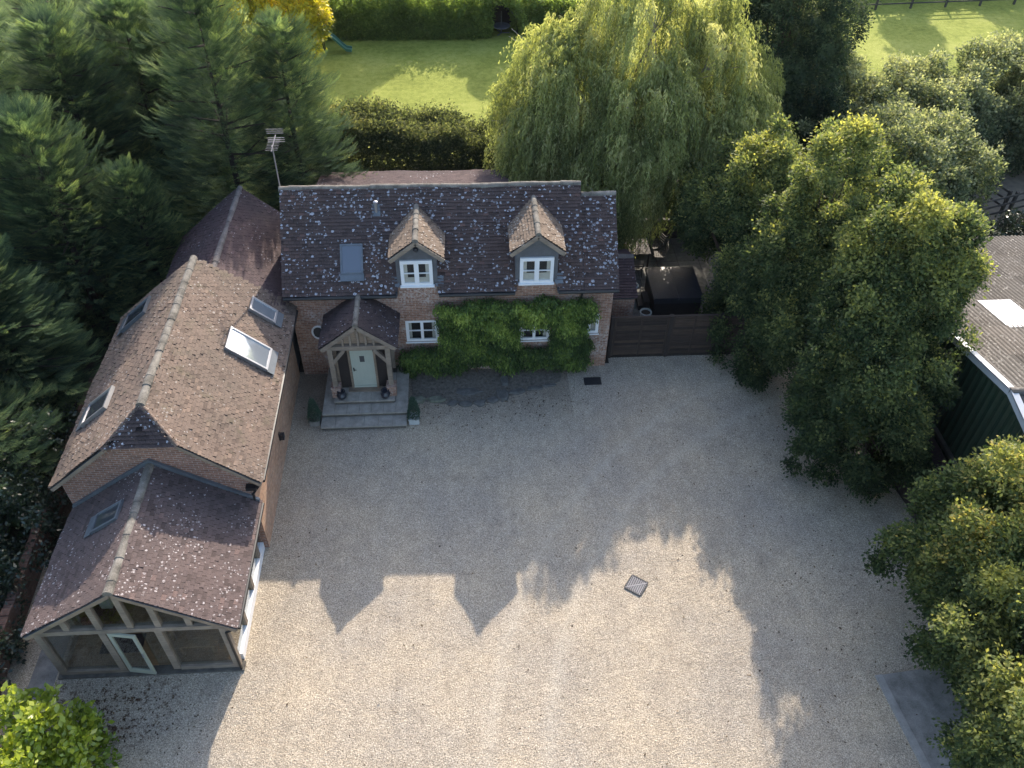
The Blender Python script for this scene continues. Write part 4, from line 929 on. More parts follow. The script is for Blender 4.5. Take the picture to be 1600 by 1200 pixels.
broad_tree('dark_tree', (17.3, 41.5, 0), [(17.2, 41.5, 4.6, 1.2, 1.3, 1.6), (17.8, 41.0, 3.0, 1.4, 1.3, 1.5), (16.6, 40.8, 3.2, 1.2, 1.2, 1.5)], 'smaller pinkish tipped tree between the tall dark one and the far lawn', 'tree', 3000, 10, .14, 'leaf_grey', 12, 'tall trees beyond the patio', .12, rb=.12)
# ivy and shrubs behind the boundary wall
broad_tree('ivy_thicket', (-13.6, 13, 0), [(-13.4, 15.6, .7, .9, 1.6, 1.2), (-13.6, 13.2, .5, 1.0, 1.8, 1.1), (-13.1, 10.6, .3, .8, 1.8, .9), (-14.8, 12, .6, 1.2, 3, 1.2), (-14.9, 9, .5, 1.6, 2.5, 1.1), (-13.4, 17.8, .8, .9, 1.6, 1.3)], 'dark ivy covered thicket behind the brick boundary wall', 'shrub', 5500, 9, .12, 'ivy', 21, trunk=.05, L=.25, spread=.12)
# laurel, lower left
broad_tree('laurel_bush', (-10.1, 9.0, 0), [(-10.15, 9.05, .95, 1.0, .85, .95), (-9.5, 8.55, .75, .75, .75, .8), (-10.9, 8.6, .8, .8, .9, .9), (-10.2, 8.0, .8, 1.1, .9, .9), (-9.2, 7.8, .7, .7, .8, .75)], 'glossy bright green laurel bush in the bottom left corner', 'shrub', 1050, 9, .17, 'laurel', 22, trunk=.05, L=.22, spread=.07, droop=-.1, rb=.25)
# golden tree
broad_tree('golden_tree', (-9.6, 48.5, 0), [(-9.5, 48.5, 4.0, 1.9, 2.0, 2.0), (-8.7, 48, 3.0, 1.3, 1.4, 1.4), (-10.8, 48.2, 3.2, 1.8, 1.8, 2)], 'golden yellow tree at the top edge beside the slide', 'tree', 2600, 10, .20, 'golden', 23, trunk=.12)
# right trees
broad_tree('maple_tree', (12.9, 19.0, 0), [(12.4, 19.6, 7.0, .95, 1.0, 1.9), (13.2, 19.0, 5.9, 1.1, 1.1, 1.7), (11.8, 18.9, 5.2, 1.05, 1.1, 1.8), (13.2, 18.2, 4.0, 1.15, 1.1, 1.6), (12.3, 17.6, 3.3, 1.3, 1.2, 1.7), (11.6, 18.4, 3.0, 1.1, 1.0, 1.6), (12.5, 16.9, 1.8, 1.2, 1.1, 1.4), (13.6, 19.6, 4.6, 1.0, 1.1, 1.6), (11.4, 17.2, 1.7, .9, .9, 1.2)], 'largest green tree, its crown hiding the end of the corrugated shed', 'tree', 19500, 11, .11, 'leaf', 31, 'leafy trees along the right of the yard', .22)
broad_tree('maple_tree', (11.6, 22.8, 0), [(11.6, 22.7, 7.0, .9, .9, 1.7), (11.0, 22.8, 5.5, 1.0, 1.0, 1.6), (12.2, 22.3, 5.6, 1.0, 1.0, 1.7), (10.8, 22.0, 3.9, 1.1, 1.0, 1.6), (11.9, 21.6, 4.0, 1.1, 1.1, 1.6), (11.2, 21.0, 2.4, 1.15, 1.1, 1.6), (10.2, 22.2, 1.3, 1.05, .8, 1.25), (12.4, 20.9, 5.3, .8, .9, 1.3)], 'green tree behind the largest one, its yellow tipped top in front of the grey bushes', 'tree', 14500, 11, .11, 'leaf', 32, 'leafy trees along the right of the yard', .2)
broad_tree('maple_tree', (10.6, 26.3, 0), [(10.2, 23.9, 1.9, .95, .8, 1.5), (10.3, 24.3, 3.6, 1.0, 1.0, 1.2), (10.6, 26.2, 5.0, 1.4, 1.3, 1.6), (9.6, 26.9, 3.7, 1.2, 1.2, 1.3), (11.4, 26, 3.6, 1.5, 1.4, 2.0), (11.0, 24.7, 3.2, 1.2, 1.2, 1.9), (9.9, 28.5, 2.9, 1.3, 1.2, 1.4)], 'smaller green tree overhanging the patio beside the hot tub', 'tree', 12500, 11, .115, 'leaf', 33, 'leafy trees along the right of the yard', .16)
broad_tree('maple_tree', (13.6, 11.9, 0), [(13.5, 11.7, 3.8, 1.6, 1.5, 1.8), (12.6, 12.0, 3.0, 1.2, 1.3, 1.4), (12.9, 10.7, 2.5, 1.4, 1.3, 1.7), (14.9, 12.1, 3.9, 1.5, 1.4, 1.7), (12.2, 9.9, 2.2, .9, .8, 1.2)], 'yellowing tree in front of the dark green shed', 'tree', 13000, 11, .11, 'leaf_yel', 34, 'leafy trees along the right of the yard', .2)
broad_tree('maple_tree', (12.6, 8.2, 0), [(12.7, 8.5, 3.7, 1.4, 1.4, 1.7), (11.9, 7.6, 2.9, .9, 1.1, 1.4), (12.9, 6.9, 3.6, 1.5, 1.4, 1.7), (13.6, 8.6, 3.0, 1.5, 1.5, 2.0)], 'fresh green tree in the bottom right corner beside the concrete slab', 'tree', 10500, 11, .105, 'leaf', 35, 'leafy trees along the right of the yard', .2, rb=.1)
# grey-green bushes, top right
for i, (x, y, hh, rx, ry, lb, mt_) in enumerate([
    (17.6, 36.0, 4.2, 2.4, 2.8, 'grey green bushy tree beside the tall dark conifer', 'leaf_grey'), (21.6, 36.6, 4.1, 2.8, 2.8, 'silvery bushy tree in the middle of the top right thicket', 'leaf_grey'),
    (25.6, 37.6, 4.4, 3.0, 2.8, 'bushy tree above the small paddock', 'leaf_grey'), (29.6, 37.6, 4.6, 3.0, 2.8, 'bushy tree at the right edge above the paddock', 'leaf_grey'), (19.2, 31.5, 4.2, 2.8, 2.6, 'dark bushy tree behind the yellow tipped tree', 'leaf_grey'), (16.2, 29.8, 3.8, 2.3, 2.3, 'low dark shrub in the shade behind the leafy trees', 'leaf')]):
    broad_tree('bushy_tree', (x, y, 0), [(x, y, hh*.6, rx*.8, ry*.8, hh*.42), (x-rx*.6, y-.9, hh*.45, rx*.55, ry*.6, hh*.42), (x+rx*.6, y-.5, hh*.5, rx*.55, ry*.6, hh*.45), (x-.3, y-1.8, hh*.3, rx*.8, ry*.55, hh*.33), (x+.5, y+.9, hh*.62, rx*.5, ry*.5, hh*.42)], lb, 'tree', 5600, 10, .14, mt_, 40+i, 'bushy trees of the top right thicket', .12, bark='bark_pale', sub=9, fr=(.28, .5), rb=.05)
# off the top edge: their shadows fall on the lawn
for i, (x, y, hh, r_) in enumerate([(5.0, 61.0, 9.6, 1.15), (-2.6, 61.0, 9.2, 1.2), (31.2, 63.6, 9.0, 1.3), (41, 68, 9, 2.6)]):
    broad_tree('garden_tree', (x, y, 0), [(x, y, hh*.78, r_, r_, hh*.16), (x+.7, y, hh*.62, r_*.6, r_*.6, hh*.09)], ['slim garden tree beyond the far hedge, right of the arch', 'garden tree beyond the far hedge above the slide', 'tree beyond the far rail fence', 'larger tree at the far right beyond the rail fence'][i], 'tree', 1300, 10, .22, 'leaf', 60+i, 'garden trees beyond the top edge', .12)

# willow ---------------------------------------------------------
def willow(base, seed):
    rng = np.random.default_rng(seed); t = empty('weeping_willow', base, 'large weeping willow with hanging yellow green curtains behind the farmhouse', 'tree')
    X0, Y0 = base[0], base[1]
    domes = [(X0-2.3, Y0+.2, 4.9, 2.4, 2.6, 3.9), (X0+.3, Y0+.9, 6.2, 2.7, 2.8, 4.9), (X0+3.2, Y0+.2, 5.3, 2.5, 2.7, 4.1), (X0+.6, Y0-2.0, 4.6, 2.0, 1.7, 3.6), (X0+3.9, Y0-1.8, 3.9, 1.9, 1.8, 3.0), (X0-3.2, Y0-.9, 3.4, 1.6, 1.7, 2.9), (X0-1.4, Y0-2.7, 2.9, 1.2, 1.0, 2.2), (X0-.2, Y0-2.5, 3.6, 1.3, 1.0, 2.3)]; zlow = [.3, 3.6, 5.2, 4.4, 5.0, .3, .8, 1.5]; Zl = []
    A, H_, Dd, Br = [], [], [], []
    nb = 680
    for k in range(nb):
        di = rng.integers(len(domes)); d = domes[di]; a = rng.random()*6.283; el_ = math.acos(1-rng.random()**1.25*.95)
        u = np.array([math.cos(a)*math.sin(el_), math.sin(a)*math.sin(el_), math.cos(el_)])
        c = np.array(d[:3])+u*np.array(d[3:])*(.86+.2*rng.random()); ln = rng.uniform(1.2, 3.2)*(.6+.7*math.sin(el_)); br = rng.random()
        n = 17
        A.append(c+rng.normal(0, 1, (n, 3))*np.array([.20, .20, .14])); H_.append(np.full(n, ln)*(.6+.6*rng.random(n))); Dd.append(np.tile(u, (n, 1))); Br.append(np.full(n, br)); Zl.append(np.full(n, zlow[di])*rng.uniform(.8, 1.25))
    A = np.concatenate(A); H_ = np.concatenate(H_); Dd = np.concatenate(Dd); Br = np.concatenate(Br)
    ns = len(A); m = 30; t_ = (np.arange(m)/m)[None, :, None]+rng.random((ns, m, 1))*.03
    hz_ = Dd*np.array([1, 1, 0]); H_ = np.clip(H_, .4, np.maximum(A[:, 2]-np.concatenate(Zl), .4))
    pos = A[:, None]+hz_[:, None]*(.55*(1-(1-np.minimum(t_*2.2, 1))**2))+np.array([0, 0, 1])*(.22*np.sin(np.minimum(t_*5, 3.14))*(t_ < .63)-t_*t_**.25*H_[:, None, None])
    sway = rng.normal(0, .10, (ns, 1, 3))*np.array([1, 1, 0]); pos = pos+sway*t_*1.5+rng.normal(0, .02, (ns, m, 3))
    d = nrm(np.array([0, 0, -1.0])+rng.normal(0, .45, (ns, m, 3))+hz_[:, None]*.3*(t_ < .4)); s = nrm(np.cross(d, rng.normal(0, 1, (ns, m, 3))))
    L = .17*(.7+.6*rng.random((ns, m, 1))); wd = .022
    V = np.stack([pos, pos+d*L*.5+s*wd, pos+d*L, pos+d*L*.5-s*wd], 2).reshape(-1, 4, 3)
    r = (Br[:, None]*.55+.08+.28*(1-t_[..., 0])+rng.random((ns, m))*.25).reshape(-1)
    quads_mesh('crown', V, r, 'willow', t, base)
    mb = MB(); b = Vector(base); rg = random.Random(seed)
    mb.tube([b, b+Vector((.1, 0, 1.6)), b+Vector((0, .1, 3.0))], [.45, .36, .30], 12)
    for d in domes:
        for k in range(7):
            e = Vector((d[0]+rg.uniform(-.75, .75)*d[3], d[1]+rg.uniform(-.75, .75)*d[4], d[2]+d[5]*rg.uniform(.3, .7))); s0 = b+Vector((0, 0, rg.uniform(2, 3)))
            mid = s0.lerp(e, .55)+Vector((rg.uniform(-.3, .3), rg.uniform(-.3, .3), .5)); mb.tube([s0, mid, e], [.10, .05, .012], 6)
            for q in range(3):
                e2 = e+Vector((rg.uniform(-1, 1), rg.uniform(-1, 1), rg.uniform(-.3, .4))); mb.tube([mid.lerp(e, .6), e2], [.035, .01], 5)
    mb.build('trunk', 'bark_pale', t)
willow((6.6, 31.8, 0), 70)

# hedges ---------------------------------------------------------
def hedge(name, P0, P1, depth, hfun, label, n, mat, seed, size=.10, m=9, cat='hedge', L=.35, wisps=0):
    """box like hedge from P0 to P1 (front edge), leaves on front, top and through the volume"""
    rng = np.random.default_rng(seed); base = (P0[0]*.5+P1[0]*.5, P0[1]*.5+P1[1]*.5, 0); t = empty(name, base, label, cat)
    P0, P1 = np.array(P0), np.array(P1); ax = P1-P0; ln = np.linalg.norm(ax); ax = ax/ln; bk = np.array([-ax[1], ax[0]])
    u = rng.random(n)*ln; dv = rng.random(n)*depth; ht = hfun(u, dv); face = rng.random(n)
    top = face < .5; z = np.where(top, ht*(.9+.14*rng.random(n)), ht*rng.random(n)); dv = np.where(top, dv, np.where(rng.random(n) < .8, rng.random(n)*.35, depth-rng.random(n)*.3))
    xy = P0[None]+ax[None]*u[:, None]+bk[None]*dv[:, None]; P = np.concatenate([xy, z[:, None]], 1); P += rng.normal(0, .07, P.shape)
    ou = np.where(top[:, None], np.array([0, 0, 1.0]), np.array([-bk[0], -bk[1], .3])); D = nrm(ou+rng.normal(0, .4, P.shape))
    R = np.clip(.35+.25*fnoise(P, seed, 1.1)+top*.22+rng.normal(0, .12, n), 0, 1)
    V, r = leaves(P, D, m, L, size, rng, base_r=R, spread=.1)
    if wisps:
        k = rng.choice(n, wisps); Pw = P[k]*1; Pw[:, 2] = hfun(u[k], dv[k]); V2, r2_ = leaves(Pw, nrm(np.array([0, 0, 1.0])+rng.normal(0, .25, (wisps, 3))), 12, .8, size*.9, rng, base_r=np.full(wisps, .75), spread=.05)
        V = np.concatenate([V, V2]); r = np.concatenate([r, r2_])
    quads_mesh('foliage', V, r, mat, t, base)
    mb = MB(); rg = random.Random(seed)
    for i in range(int(ln/.6)):
        q = P0+ax*(i+.5)*.6+bk*depth*.5; mb.tube([(q[0], q[1], 0), (q[0]+rg.uniform(-.2, .2), q[1], 1.5)], [.04, .02], 5)
    mb.build('stems', 'bark', t); return t
hedge('mixed_hedge', (-6.2, 33.2), (4.4, 32.8), 2.2, lambda u, v: 3.5+.15*np.sin(u*.9)+.12*np.sin(u*2.3+v)-.6*np.exp(-((u-7.0)/.7)**2)+.15*np.exp(-((u-1.5)/1.5)**2), 'shaggy hedge between the farmhouse and the lawn', 15000, 'hedge', 81, .12, 9, wisps=380)
hedge('tall_hedge', (-9.0, 52.6), (2.0, 52.6), 9.0, lambda u, v: np.clip(.65+v*.27+.12*np.sin(u*1.3)+.12*np.sin(u*3+v*2), .5, 4.6), 'broad clipped hedge along the far side of the lawn', 12000, 'hedge_far', 82, .19, 9)
hedge('tall_hedge', (3.5, 53.4), (9.5, 53.4), 7.0, lambda u, v: np.clip(.7+v*.26+.15*np.sin(u*1.3), .5, 4.6), 'piece of far hedge between the leafy arch and the willow', 4500, 'hedge_far', 83, .19, 9)
hedge('field_hedge', (24, 58.5), (46, 60.5), 1.6, lambda u, v: 1.5+.2*np.sin(u*1.1)+.2*np.sin(u*2.7), 'dark hedge beyond the rail fence at the top right edge', 5000, 'hedge_far', 84, .2, 9)
hedge('patio_hedge', (5.6, 31.2), (9.9, 31.2), 1.4, lambda u, v: .9+.35*np.sin(u*1.9)+.2*np.sin(u*4+v), 'low shrubs behind the patio under the willow', 2200, 'hedge', 85, .11, 9, cat='shrub')
hedge('side_shrubs', (16.8, 27.6), (30, 29.6), 1.6, lambda u, v: .7+.2*np.sin(u*1.7)+.2*np.sin(u*3.7), 'dark undergrowth between the shed roof and the paddock fence', 4200, 'ivy', 86, .13, 9, cat='shrub')
# leafy arch with dark hollow
rng = np.random.default_rng(90); n = 1300
arch = empty('leafy_arch', (2.7, 53.2, 0), 'leafy arch with a dark hollow at the end of the lawn', 'arch')
a = rng.random(n)*math.pi; yy = rng.random(n)*2.2; q = rng.uniform(1.0, 1.35, n)
P = np.stack([2.72+np.cos(a)*q*1.0, 52.5+yy, .35+np.sin(a)*q*1.55], 1); D = nrm(np.stack([np.cos(a), -.5+0*a, np.sin(a)], 1)+rng.normal(0, .4, (n, 3)))
V, r = leaves(P, D, 9, .3, .16, rng); quads_mesh('foliage', V, r, 'hedge_far', arch, (2.7, 53.2, 0))
mb = MB(); 
for k in range(12):
    a0, a1 = k*math.pi/12, (k+1)*math.pi/12
    f = lambda t: (2.72+math.cos(t)*.98, .3+math.sin(t)*1.5)
    (x0, z0), (x1, z1) = f(a0), f(a1); mb.poly([(x0, 52.6, z0), (x1, 52.6, z1), (x1, 54.7, z1), (x0, 54.7, z0)])
mb.box(1.7, 3.75, 54.7, 54.75, 0, 1.9); mb.box(1.7, 1.76, 52.6, 54.7, 0, .4); mb.box(3.68, 3.74, 52.6, 54.7, 0, .4)
mb.build('lining', 'fence_dark', arch)
t = MB(); t.tube([(2.75, 53.2, .02), (2.75, 53.2, 1.35)], .03, 8); t.lathe((2.75, 53.2, .45), [(0, .0), (.55, .0), (.55, .04), (0, .04)], 18)
for an in (0, 2.09, 4.19): t.beam((2.75, 53.2, .04), (2.75+.5*math.cos(an), 53.2+.5*math.sin(an), .04), .05, .04)
tag(t.build('garden_table', 'iron_light'), 'small round table with a centre pole standing in the leafy arch', 'table')
# slide
sl_ = empty('garden_slide', (-7.2, 50.6, 0), 'green plastic wavy slide on the lawn under the golden tree', 'slide')
pts = [(-8.25, 50.9, 1.45), (-7.95, 50.85, 1.35), (-7.55, 50.75, .95), (-7.2, 50.65, .72), (-6.9, 50.6, .42), (-6.6, 50.5, .2), (-6.3, 50.45, .18)]
m = MB()
for A_, B_ in zip(pts, pts[1:]):
    A_, B_ = Vector(A_), Vector(B_)
    for o0, o1, h0, h1 in ((-.25, -.2, .1, .1), (-.2, .2, 0, 0), (.2, .25, .1, .1)):
        m.prism([A_+Vector((0, o0, h0-.03)), B_+Vector((0, o0, h0-.03)), B_+Vector((0, o1, h1-.03)), A_+Vector((0, o1, h1-.03))], (0, 0, .04))
    for o in (-.25, .25): m.prism([A_+Vector((0, o, -.03)), B_+Vector((0, o, -.03)), B_+Vector((0, o, .12)), A_+Vector((0, o, .12))], (0, .02, 0))
m.build('chute', 'slide', sl_)
m = MB()
for y in (50.68, 51.12): m.beam((-8.3, y, 1.5), (-8.65, y, 0), .05, .05, (0, 1, 0)); m.beam((-8.1, y, 1.4), (-7.95, y, 0), .05, .05, (0, 1, 0))
for i in range(5): m.beam((-8.36-.07*i, 50.68, 1.2-.25*i), (-8.36-.07*i, 51.12, 1.2-.25*i), .04, .03)
m.build('ladder', 'fence_dark', sl_)

# wisteria on the facade -------------------------------------------
rng = np.random.default_rng(100); n = 15000
wx = rng.uniform(-2.35, 4.4, n); wz = rng.uniform(.12, 3.55, n)
edge = .14*np.sin(wx*3.1)+.1*np.sin(wx*7.3+1)+.12*np.sin(wz*5)
def inb(x, z): return ((x > -.98+edge) & (x < 4.22+edge*.8) & (z > .32+edge*.8+.25*np.exp(-((x-.5)/.9)**2)) & (z < 3.42+edge*.5-.25*np.exp(-((x+1.2)/.5)**2))) | ((x > -2.25+edge*.5) & (x < -1.0) & (z > .15+edge) & (z < 1.30+edge*.4))
hol = ((wx > 4.14) & (wz > 1.50) & (wz < 2.5)) | ((wx > W1[0]-.05) & (wx < W1[1]+.1+edge*.3) & (wz > 1.38) & (wz < 2.42)) | ((wx > W2[0]-.03) & (wx < W2[1]+.06) & (wz > 1.18) & (wz < 2.42+edge*.3))
ok = inb(wx, wz) & ~hol; wx, wz = wx[ok], wz[ok]; n = len(wx)
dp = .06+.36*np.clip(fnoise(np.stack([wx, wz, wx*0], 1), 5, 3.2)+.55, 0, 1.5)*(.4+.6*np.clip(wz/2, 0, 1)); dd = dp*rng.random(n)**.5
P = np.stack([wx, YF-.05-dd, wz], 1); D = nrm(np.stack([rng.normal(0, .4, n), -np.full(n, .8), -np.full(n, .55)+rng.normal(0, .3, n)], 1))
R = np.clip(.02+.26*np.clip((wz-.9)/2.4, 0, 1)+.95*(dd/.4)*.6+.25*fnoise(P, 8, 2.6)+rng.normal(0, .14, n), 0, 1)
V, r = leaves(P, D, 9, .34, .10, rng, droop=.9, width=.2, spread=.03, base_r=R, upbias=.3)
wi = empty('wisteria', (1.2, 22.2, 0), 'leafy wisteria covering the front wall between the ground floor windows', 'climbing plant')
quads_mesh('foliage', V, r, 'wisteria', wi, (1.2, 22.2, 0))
m = MB(); rg = random.Random(4)
for x0 in (.35, 1.5, 3.2):
    p = [Vector((x0, YF-.12, 0))]
    for i in range(6): p.append(p[-1]+Vector((rg.uniform(-.3, .3), rg.uniform(-.02, .02), .45)))
    m.tube(p, [.06, .05, .045, .04, .03, .03, .02], 7)
m.tube([(-2.1, YF-.1, .9), (0, YF-.1, 1.1), (2, YF-.1, .8), (4.1, YF-.1, 1.3)], .03, 6); m.build('stem', 'rope', wi)

# bed of stones below the wisteria
bed = sheet('flower_bed', [(-1.95, 21.0), (-.9, 20.75), (.2, 20.7), (1.2, 20.95), (2.4, 21.35), (3.3, 21.7), (3.5, 22.47), (-2.05, 22.47)], .012, plain('stony_soil', (.15, .13, .105), .95, .6, 9, bump=.05))
rg = random.Random(7); k = 0
def stone(x, y, rx, ry, h, ang, mat, lb, grp):
    m = MB(); n = 11; c_, s_ = math.cos(ang), math.sin(ang); ph = [rg.uniform(.68, 1.25) for _ in range(n)]; h *= .75; rings = []
    for q, z in ((1, -.02), (1.0, h*.6), (.82, h), (.35, h*1.08)):
        rings.append([(x+(math.cos(t*6.283/n)*rx*c_-math.sin(t*6.283/n)*ry*s_)*q*ph[t], y+(math.cos(t*6.283/n)*rx*s_+math.sin(t*6.283/n)*ry*c_)*q*ph[t], z+rg.uniform(-.01, .01)) for t in range(n)])
    for A_, B_ in zip(rings, rings[1:]):
        for i in range(n): j = (i+1) % n; m.poly([A_[i], A_[j], B_[j], B_[i]])
    m.poly(rings[-1]); o = m.build('edging_stone', mat, None, True); tag(o, lb, 'stone', grp)
STN = [(-1.72, 20.95, .28, .2, .16, .2, 'stone_green', 'pale green mossy stone nearest the right topiary'), (-1.1, 20.95, .34, .14, .13, 0, 'stone_green', 'long pale mossy stone, second from the steps in the bed edging'),
       (-.55, 20.78, .2, .13, .08, .1, 'stone', 'low grey stone left of the middle of the bed edging'), (-.1, 20.72, .22, .14, .09, -.1, 'stone', 'rounded grey stone at the front of the bed edging'), (.38, 20.72, .24, .15, .10, .1, 'stone', 'grey stone at the foremost bulge of the bed edging'),
       (.85, 20.86, .22, .14, .10, .3, 'stone', 'grey stone just right of the foremost bulge'), (1.22, 21.1, .3, .28, .14, .6, 'stone', 'large flat grey stone at the middle of the bed'), (1.75, 21.25, .3, .13, .09, .2, 'stone', 'long grey stone below the right ground floor window'),
       (2.35, 21.38, .28, .11, .08, .1, 'stone', 'narrow grey stone below the right window sill'), (2.9, 21.5, .25, .1, .08, .1, 'stone', 'last narrow grey stone at the right end of the bed'), (.0, 21.3, .5, .16, .07, .0, 'stone', 'flat slab lying inside the bed'), (1.3, 21.75, .2, .3, .16, .2, 'stone', 'upright grey stone against the wall in the middle of the bed')]
for s_ in STN: stone(*s_[:7], s_[7], 'edging stones of the front flower bed')

# topiary in pots
def topiary(x, y, lb):
    t = empty('potted_topiary', (x, y, 0), lb, 'potted plant', 'potted topiaries beside the steps')
    m = MB(); m.box(x-.17, x+.17, y-.17, y+.17, 0, .22); m.box(x-.19, x+.19, y-.19, y+.19, .22, .26); m.build('pot', 'pot_white' if x > -4 else 'concrete', t)
    rng = np.random.default_rng(int(abs(x)*100)); n = 900; z = rng.random(n); f = (1-z)**.8; sd_ = rng.integers(0, 4, n); u = rng.uniform(-1, 1, n)
    cx = np.where(sd_ == 0, 1, np.where(sd_ == 1, -1, u)); cy = np.where(sd_ == 2, 1, np.where(sd_ == 3, -1, u))
    P = np.stack([x+cx*f*.17, y+cy*f*.17, .26+z*.85], 1); D = nrm(np.stack([cx, cy, 0*cx+.4], 1)+rng.normal(0, .3, (n, 3)))
    V, r = leaves(P, D, 6, .05, .035, rng, spread=.015); quads_mesh('foliage', V, r, 'topiary', t, (x, y, 0))
topiary(-5.2, 20.05, 'clipped obelisk topiary in a pot left of the stone steps'); topiary(-1.86, 19.98, 'clipped obelisk topiary in a white pot right of the stone steps')

# television aerial
ae = empty('tv_aerial', (-5.98, 24.9, 3.9), 'television aerial on a thin pole rising above the left end of the farmhouse ridge', 'aerial')
m = MB(); m.tube([(-5.98, 24.85, 4.6), (-5.95, 24.8, 7.75)], .022, 7); m.build('pole', 'metal', ae)
m = MB(); ah = 7.72
m.beam((-5.93, 24.45, ah), (-5.93, 25.45, ah+.05), .02, .02)
for i in range(9): yy_ = 24.5+i*.1; m.beam((-6.12, yy_, ah+.03), (-5.74, yy_, ah+.03), .008, .008)
for dz in (-.22, -.15, -.08, .08, .15, .22): m.beam((-6.2, 25.42, ah+dz+.05), (-5.66, 25.42, ah+dz+.05), .012, .012)
m.build('antenna', 'iron_light', ae)

# drains, mat
def grate():
    t = empty('drain_grate', (4.65, 13.18, 0), 'square slotted drain grate set diagonally in the gravel', 'drain cover')
    c = Vector((4.65, 13.18, 0)); a = rad(-36); R_ = Matrix.Rotation(a, 3, 'Z'); h = .25
    def bx(mb, x0, x1, y0, y1, z0, z1, ex=0):
        R2 = Matrix.Rotation(a+ex, 3, 'Z'); mb.prism([c+R2@Vector(p) for p in ((x0, y0, z0), (x1, y0, z0), (x1, y1, z0), (x0, y1, z0))], (0, 0, z1-z0))
    m = MB(); bx(m, -h, h, -h, h, -.003, .004); m.build('pit', 'rubber', t)
    m = MB()
    for s_ in (-1, 1): bx(m, -h, h, s_*h-.018, s_*h+.018, .002, .03); bx(m, s_*h-.018, s_*h+.018, -h+.018, h-.018, .002, .03)
    m.build('frame', 'iron', t)
    m = MB()
    for i in range(-6, 7):     # bars run corner to corner
        o = i*.05; L_ = h*1.414-abs(o)-.03
        if L_ > .04: bx(m, -L_, L_, o-.011, o+.011, .004, .024, rad(45)+math.pi/2)
    bx(m, -h*1.36, h*1.36, -.013, .013, .006, .028, rad(45)); m.build('bars', 'iron_light', t)
grate()
m = MB(); m.box(4.16, 4.78, 21.48, 21.86, -.01, .018); tag(m.build('drain_cover', 'rubber', bevel=.005), 'dark rectangular drain cover in front of the wisteria', 'drain cover')
# concrete slab bottom right
m = MB(); m.prism([(10.55, 10.12, -.02), (12.6, 10.3, -.02), (14, 7.3, -.02), (14, 2, -.02), (11.4, 2, -.02), (10.83, 7.7, -.02)], (0, 0, .045)); 
sb = m.build('concrete_slab', 'concrete'); tag(sb, 'pale concrete slab at the right edge of the yard under the trees', 'slab')
m = MB(); m.prism([(10.53, 10.12, -.02), (10.72, 10.14, -.02), (11.02, 7.7, -.02), (11.6, 2, -.02), (11.4, 2, -.02), (10.81, 7.7, -.02)], (0, 0, .062)); m.build('kerb_edge', plain('pale_concrete', (.25, .24, .225), .9, .3), sb)

# gate and fence right of the house ----------------------------------
def panel(name, x0, x1, y, h, label, cat, group):
    t = empty(name, ((x0+x1)/2, y, 0), label, cat, group); m = MB(); rg = random.Random(int(x0*10)); z = .10
    while z < h-.05:
        hh = .115; m.box(x0, x1, y-.012+rg.uniform(-.003, .003), y+.012, z, min(z+hh-.016, h), rg.random()); z += hh
    m.build('boards', 'fence', t); m = MB()
    for x in (x0+.04, (x0+x1)/2, x1-.04): m.box(x-.035, x+.035, y-.045, y-.014, .08, h)
    m.box(x0, x1, y-.05, y+.03, h+.001, h+.045); m.build('frame', 'fence', t); return t
panel('boarded_fence', 5.30, 7.28, 22.95, 1.86, 'brown boarded fence panel next to the farmhouse corner', 'fence', 'brown boarded panels beside the farmhouse')
panel('boarded_fence', 7.40, 9.05, 22.95, 1.86, 'brown boarded gate panel left of the overhanging tree', 'fence', 'brown boarded panels beside the farmhouse')
panel('boarded_fence', 9.25, 11.4, 22.95, 1.75, 'brown boarded panel half hidden under the overhanging tree', 'fence', 'brown boarded panels beside the farmhouse')
for x, lb in ((5.22, 'dark fence post at the farmhouse corner'), (7.34, 'dark fence post between the two brown panels'), (9.15, 'dark fence post under the overhanging tree')):
    m = MB(); m.box(x-.06, x+.06, 22.86, 23.0, 0, 1.9); m.box(x-.07, x+.07, 22.85, 23.01, 1.9, 1.93); tag(m.build('fence_post', 'fence_dark'), lb, 'post', 'posts of the brown fence')
# back fence of patio
pf = empty('patio_fence', (8, 29.6, 0), 'low dark timber fence along the back of the patio', 'fence')
m = MB()
for i in range(9): m.box(5.5, 10.3, 30.35, 30.38, .1+i*.1, .1+i*.1+.09)
m.build('boards', 'fence_dark', pf)
m = MB(); m.box(5.4, 10.4, 30.28, 30.45, 1.02, 1.08); m.build('rail', 'rail', pf)
for x in (5.5, 7.1, 8.7, 10.3): m = MB(); m.box(x-.05, x+.05, 30.40, 30.5, 0, 1.05); m.build('post', 'fence_dark', pf)
# hot tub
ht_ = empty('hot_tub', (8.15, 26.1, 0), 'square hot tub under a dark blue cover on the patio', 'hot tub')
m = MB(); m.box(7.28, 9.08, 25.15, 27.0, .01, .86); m.build('tub', 'tub_side', ht_, bevel=.04)
m = MB(); m.box(7.2, 8.155, 25.06, 27.08, .87, .99); m.box(8.165, 9.12, 25.06, 27.08, .87, .985); m.box(7.22, 9.1, 25.08, 25.1, .72, .87); m.build('cover', 'hot_tub', ht_, bevel=.05)
for y in (25.6, 26.5): m = MB(); m.box(9.13, 9.14, y-.03, y+.03, .5, .95); m.build('strap', 'rubber', ht_)
# steps to the tub
m = MB(); m.box(6.78, 7.2, 25.6, 26.3, .01, .22); m.box(6.98, 7.2, 25.62, 26.28, .221, .42); tag(m.build('tub_steps', 'fence_dark'), 'small dark steps at the left side of the hot tub', 'steps')
